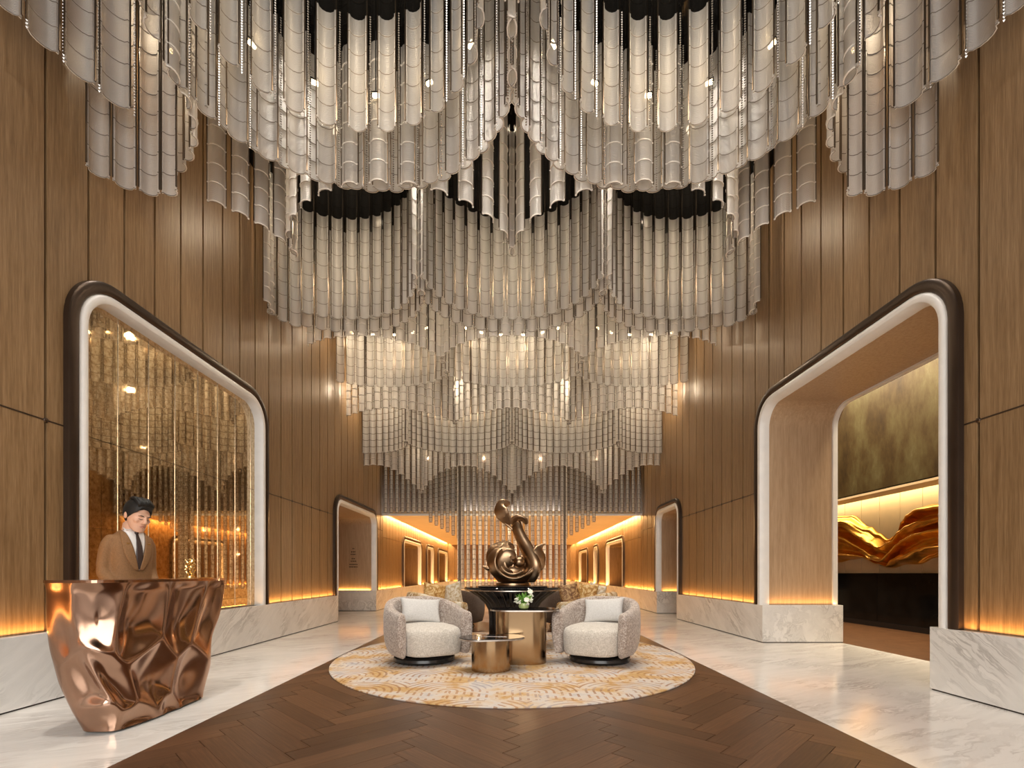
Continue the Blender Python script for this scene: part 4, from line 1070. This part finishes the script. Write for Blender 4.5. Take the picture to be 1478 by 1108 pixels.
# ------------------------------------------------------------------ receptionist
def person():
    root = empty('person', (-3.42, 4.34, 0), math.radians(68)); tag(root, 'person in a brown suit, white shirt and dark tie looking down at the desk', 'person')
    HT = Matrix.Translation((0.004, -0.040, 1.438)) @ Matrix.Rotation(math.radians(2), 4, 'Z') @ Matrix.Rotation(math.radians(18), 4, 'X') @ Matrix.Rotation(math.radians(4), 4, 'Y') @ Matrix.Scale(1.14, 4)
    def ring(a, b_, z, cy=0.0, n=28, e=0.85):
        return [(a*math.copysign(abs(math.cos(t))**e, math.cos(t)), cy+b_*math.copysign(abs(math.sin(t))**e, math.sin(t)), z) for t in [2*PI*i/n for i in range(n)]]
    def voxel(b, name, mat, vs, parent, smooth=4):
        o = b.build(name, mat, parent, smooth=2)
        m = o.modifiers.new('remesh', 'REMESH'); m.mode = 'VOXEL'; m.voxel_size = vs; m.use_smooth_shade = True
        s = o.modifiers.new('smooth', 'SMOOTH'); s.factor = 0.5; s.iterations = smooth
        return o
    sh = [(-1, (0.195, 0.005, 1.375)), (1, (0.195, 0.005, 1.375))]
    def arm_pts(s): return [(s*0.125, 0.01, 1.360), (s*0.165, 0.012, 1.29), (s*0.182, 0.03, 1.16), (s*0.186, 0.025, 1.05), (s*0.165, -0.06, 0.96), (s*0.115, -0.13, 0.90)]
    # ---- body: one continuous surface
    b = MB()
    b.loft([ring(0.13, 0.09, 0.86), ring(0.155, 0.10, 0.95), ring(0.145, 0.09, 1.08), ring(0.145, 0.100, 1.22), ring(0.140, 0.092, 1.30), ring(0.090, 0.070, 1.375), ring(0.06, 0.058, 1.425), ring(0.055, 0.057, 1.50, -0.018)])
    for s in (-1, 1):
        b.tube(spline(arm_pts(s), 5), lerp_list([0.034, 0.040, 0.040, 0.040, 0.034, 0.027], 26), 14)
        b.tube([(s*0.075, 0, 0.93), (s*0.085, -0.01, 0.72), (s*0.09, -0.01, 0.50), (s*0.09, 0.015, 0.30), (s*0.09, 0.02, 0.08)], [0.085, 0.08, 0.056, 0.054, 0.04], 16, hint=(0, 1, 0))
        b.tube([(s*0.09, 0.05, 0.045), (s*0.095, -0.05, 0.04), (s*0.10, -0.15, 0.025)], [(0.035, 0.035), (0.042, 0.032), (0.035, 0.02)], 12)
        # hand: palm, four fingers, thumb
        w = Vector((s*0.115, -0.13, 0.90)); d = Vector((-s*0.45, -0.80, -0.40)).normalized(); sd = Vector((s*0.9, -0.45, 0.0)).normalized(); up = sd.cross(d)
        if up.z < 0: up = -up
        b.tube([w-d*0.01, w+d*0.03, w+d*0.06, w+d*0.088], [(0.026, 0.022), (0.036, 0.016), (0.040, 0.015), (0.036, 0.012)], 14, hint=tuple(up))
        for k, (off, ln) in enumerate(((-0.029, 0.066), (-0.010, 0.076), (0.010, 0.072), (0.028, 0.056))):
            p = w+d*0.080+sd*off; cv = up*-1
            b.tube([p, p+d*ln*0.42+cv*0.006, p+d*ln*0.74+cv*0.022, p+d*ln*0.92+cv*0.044], [0.0088, 0.0085, 0.0078, 0.006], 10)
        p = w+d*0.028-sd*0.030
        b.tube([p, p-sd*0.022+d*0.022-up*0.010, p-sd*0.030+d*0.048-up*0.016, p-sd*0.028+d*0.068-up*0.020], [0.013, 0.0115, 0.0095, 0.007], 10)
    # head
    b.ell((0, 0.012, 0.135), (0.074, 0.092, 0.098), 28, 20, 0, HT)           # skull
    b.loft([[(0.032*math.cos(t), -0.062+0.026*math.sin(t), 0.0) for t in [2*PI*i/20 for i in range(20)]],
            [(0.050*math.cos(t), -0.040+0.050*math.sin(t), 0.022) for t in [2*PI*i/20 for i in range(20)]],
            [(0.062*math.cos(t), -0.022+0.066*math.sin(t), 0.060) for t in [2*PI*i/20 for i in range(20)]],
            [(0.069*math.cos(t), -0.012+0.080*math.sin(t), 0.105) for t in [2*PI*i/20 for i in range(20)]],
            [(0.066*math.cos(t), -0.006+0.086*math.sin(t), 0.150) for t in [2*PI*i/20 for i in range(20)]]], 0, M=HT)
    b.tube([(0, -0.090, 0.128), (0, -0.101, 0.105), (0, -0.111, 0.084), (0, -0.100, 0.074)], [(0.009, 0.009), (0.010, 0.011), (0.015, 0.013), (0.012, 0.008)], 12, M=HT, hint=(0, 1, 0))
    for s in (-1, 1):
        b.ell((s*0.028, -0.088, 0.133), (0.022, 0.009, 0.006), 12, 8, 0, HT)      # brow ridge
        b.ell((s*0.040, -0.066, 0.092), (0.022, 0.020, 0.020), 12, 8, 0, HT)      # cheek
        b.ell((s*0.076, 0.012, 0.108), (0.008, 0.020, 0.032), 12, 10, 0, HT)      # ear
        b.ell((s*0.010, -0.099, 0.080), (0.009, 0.010, 0.008), 10, 8, 0, HT)
    b.ell((0, -0.083, 0.050), (0.022, 0.014, 0.010), 12, 8, 0, HT)
    b.ell((0, -0.076, 0.014), (0.022, 0.016, 0.014), 12, 8, 0, HT)
    b.tube([(0, -0.012, 1.43), (0.004, -0.02, 1.47), (0.010, -0.028, 1.53)], [0.056, 0.055, 0.055], 18)
    body = voxel(b, 'body', 'skin', 0.0062, root, 3)
    # ---- face details
    for s in (-1, 1):
        MB().tube([(s*0.013, -0.093, 0.108), (s*0.022, -0.0945, 0.1055), (s*0.032, -0.091, 0.1055), (s*0.041, -0.084, 0.108)], [0.0010, 0.0022, 0.0022, 0.0010], 8, M=HT).build('eyelid_line', 'eye_dark', body)
        MB().tube([(s*0.012, -0.0985, 0.128), (s*0.025, -0.0995, 0.134), (s*0.038, -0.094, 0.135), (s*0.048, -0.084, 0.130)], [(0.002, 0.002), (0.004, 0.003), (0.004, 0.003), (0.0015, 0.0015)], 8, M=HT).build('eyebrow', 'hair_black', body)
    MB().tube([(-0.022, -0.088, 0.052), (-0.008, -0.099, 0.0545), (0.008, -0.099, 0.0545), (0.022, -0.088, 0.052)], [0.0015, 0.0035, 0.0035, 0.0015], 8, M=HT).build('mouth', 'lips', body)
    MB().tube([(-0.016, -0.090, 0.046), (0, -0.098, 0.0435), (0.016, -0.090, 0.046)], [0.002, 0.005, 0.002], 8, M=HT).build('lower_lip', 'lips', body)
    # ---- hair: swept back cap, short sides
    hb = MB(); nu, nv = 40, 20; rings = []
    for j in range(nv+1):
        v = j/nv; row = []
        for i in range(nu):
            a = 2*PI*i/nu; c, s = math.cos(a), math.sin(a)
            front = max(0, -s)
            zl = 0.080+0.108*front**1.3+0.004*math.sin(9*a)         # hairline height
            if s > 0.05: zl = 0.080-0.055*min(1, (s-0.05)*1.5)
            th = math.asin(max(-1, min(1, (zl-0.135)/0.104)))
            t = th+(PI/2-th)*v
            puff = 1.07+0.16*math.sin(max(0, t))*(0.6+0.6*front)+0.012*math.sin(13*a+4*v)
            row.append((0.077*puff*math.cos(t)*c, 0.012+(0.097*puff)*math.cos(t)*s-0.010*front*v*(1-v)*4, 0.135+0.104*(1.03+0.22*(0.5+0.5*front))*math.sin(t) if t > 0 else 0.135+0.104*math.sin(t)))
        rings.append(row)
    rl = random.Random(11)
    for k in range(26):
        x0_ = -0.050+0.106*k/25; zb_ = 0.205-0.9*x0_*x0_*4; lf_ = rl.uniform(0.8, 1.25)
        hb.tube(spline([(x0_*0.9, -0.070+abs(x0_)*0.25, zb_-0.006), (x0_*0.95-0.006, -0.086+abs(x0_)*0.3, zb_+0.022*lf_), (x0_*0.95-0.010, -0.050, zb_+0.038*lf_), (x0_*0.95-0.010, 0.0, 0.250), (x0_*0.9-0.008, 0.055, 0.232)], 4), lerp_list([0.006, 0.011, 0.013, 0.012, 0.005], 17), 8, M=HT)
    hb.loft(rings, M=HT); hair = hb.build('hair', 'hair_black', body, smooth=2)
    sd_ = hair.modifiers.new('thick', 'SOLIDIFY'); sd_.thickness = 0.012; sd_.offset = -1
    # ---- clothes
    TR = [(0.165, 0.125, 0.80), (0.172, 0.13, 0.90), (0.158, 0.115, 1.02), (0.162, 0.118, 1.10), (0.170, 0.126, 1.20), (0.174, 0.122, 1.28), (0.156, 0.106, 1.345), (0.115, 0.088, 1.395), (0.076, 0.070, 1.432)]
    j = MB(); j.loft([ring(a, b_, z) for a, b_, z in TR])
    for s in (-1, 1):
        j.tube(spline(arm_pts(s), 5), lerp_list([0.050, 0.056, 0.053, 0.053, 0.048, 0.042], 26), 16)
        j.ell((s*0.135, 0.005, 1.345), (0.058, 0.062, 0.044), 16, 12)
    jk = voxel(j, 'jacket', 'suit_brown', 0.011, root, 4)
    def tors(x, z, off):
        for (a0, b0, z0), (a1, b1, z1) in zip(TR[:-1], TR[1:]):
            if z0 <= z <= z1:
                f = (z-z0)/(z1-z0); a, b_ = a0+(a1-a0)*f, b0+(b1-b0)*f; u = min(0.98, abs(x)/a)
                return -(b_*(1-u**(2/0.85))**(0.85/2))-off
        return -0.07-off
    def patch(name, mat, rows, off, parent, nx=8, thick=0.004):
        """rows of (z, xleft, xright)"""
        vs = []; fs = []
        for z, xa, xb in rows:
            for i in range(nx+1):
                x = xa+(xb-xa)*i/nx; vs.append((x, tors(x, z, off), z))
        m = nx+1
        for r in range(len(rows)-1):
            for i in range(nx): fs.append((r*m+i, r*m+i+1, (r+1)*m+i+1, (r+1)*m+i))
        o = MB().add(vs, fs).build(name, mat, parent, smooth=2); sd = o.modifiers.new('thick', 'SOLIDIFY'); sd.thickness = thick; sd.offset = 0; return o
    zs = [1.075+0.35*i/16 for i in range(17)]
    patch('shirt_front', 'shirt_white', [(z, -0.004-0.078*((z-1.075)/0.35), 0.004+0.078*((z-1.075)/0.35)) for z in zs], 0.006, jk)
    patch('tie', 'tie_dark', [(z, -(0.008+0.020*math.sin(PI*min(1, (1.40-z)/0.26)*0.6)), 0.008+0.020*math.sin(PI*min(1, (1.40-z)/0.26)*0.6)) for z in [1.085+0.315*i/16 for i in range(17)]], 0.013, jk, 4, 0.006)
    MB().ell((0, tors(0, 1.405, 0.012), 1.408), (0.017, 0.012, 0.018), 12, 8).build('tie_knot', 'tie_dark', jk, smooth=2)
    for s in (-1, 1):
        rows = []
        for z in zs:
            f = (z-1.075)/0.35; xin = s*(0.004+0.078*f); wdt = 0.012+0.062*math.sin(PI*min(1, f*0.95+0.05))**0.8; rows.append((z, xin, xin+s*wdt))
        patch('lapel', 'suit_brown', rows, 0.014, jk, 6, 0.007)
        # shirt collar leaf
        c = MB().add([(s*0.012, -0.078, 1.405), (s*0.050, -0.094, 1.372), (s*0.070, -0.050, 1.425), (s*0.062, -0.010, 1.455), (s*0.020, -0.070, 1.445), (s*0.045, -0.068, 1.420)], [(0, 1, 5), (1, 2, 5), (2, 3, 5), (3, 4, 5), (4, 0, 5)]).build('shirt_collar', 'shirt_white', jk, smooth=True)
        sd2 = c.modifiers.new('thick', 'SOLIDIFY'); sd2.thickness = 0.005
        MB().tube([(s*0.128, -0.116, 0.915), (s*0.112, -0.135, 0.896)], [0.0355, 0.034], 16).build('shirt_cuff', 'shirt_white', jk, smooth=True)
    MB().box(-0.012, 0.012, -0.004, 0.0, -0.003, 0.003).build('lapel_pin', 'bright_gold', jk, loc=(0.085, tors(0.085, 1.31, 0.020), 1.31))
    MB().box(-0.012, 0.012, -0.004, 0.0, -0.003, 0.003).build('lapel_pin', 'bright_gold', jk, loc=(-0.085, tors(0.085, 1.31, 0.020), 1.31))
    t = MB(); t.loft([ring(0.15, 0.11, 0.80), ring(0.165, 0.118, 0.88), ring(0.155, 0.108, 0.99)])
    for s in (-1, 1): t.tube([(s*0.075, 0, 0.88), (s*0.088, -0.01, 0.70), (s*0.092, -0.01, 0.48), (s*0.092, 0.015, 0.28), (s*0.094, 0.015, 0.07)], [0.10, 0.094, 0.076, 0.070, 0.066], 18, hint=(0, 1, 0))
    voxel(t, 'trousers', 'suit_brown', 0.012, root, 4)
    for s in (-1, 1):
        MB().tube([(s*0.092, 0.085, 0.040), (s*0.093, 0.05, 0.050), (s*0.096, -0.04, 0.052), (s*0.100, -0.13, 0.040), (s*0.102, -0.19, 0.030)], [(0.028, 0.036), (0.043, 0.047), (0.048, 0.048), (0.046, 0.037), (0.020, 0.022)], 18).build('shoe', 'shoe_black', root, smooth=2)
person()
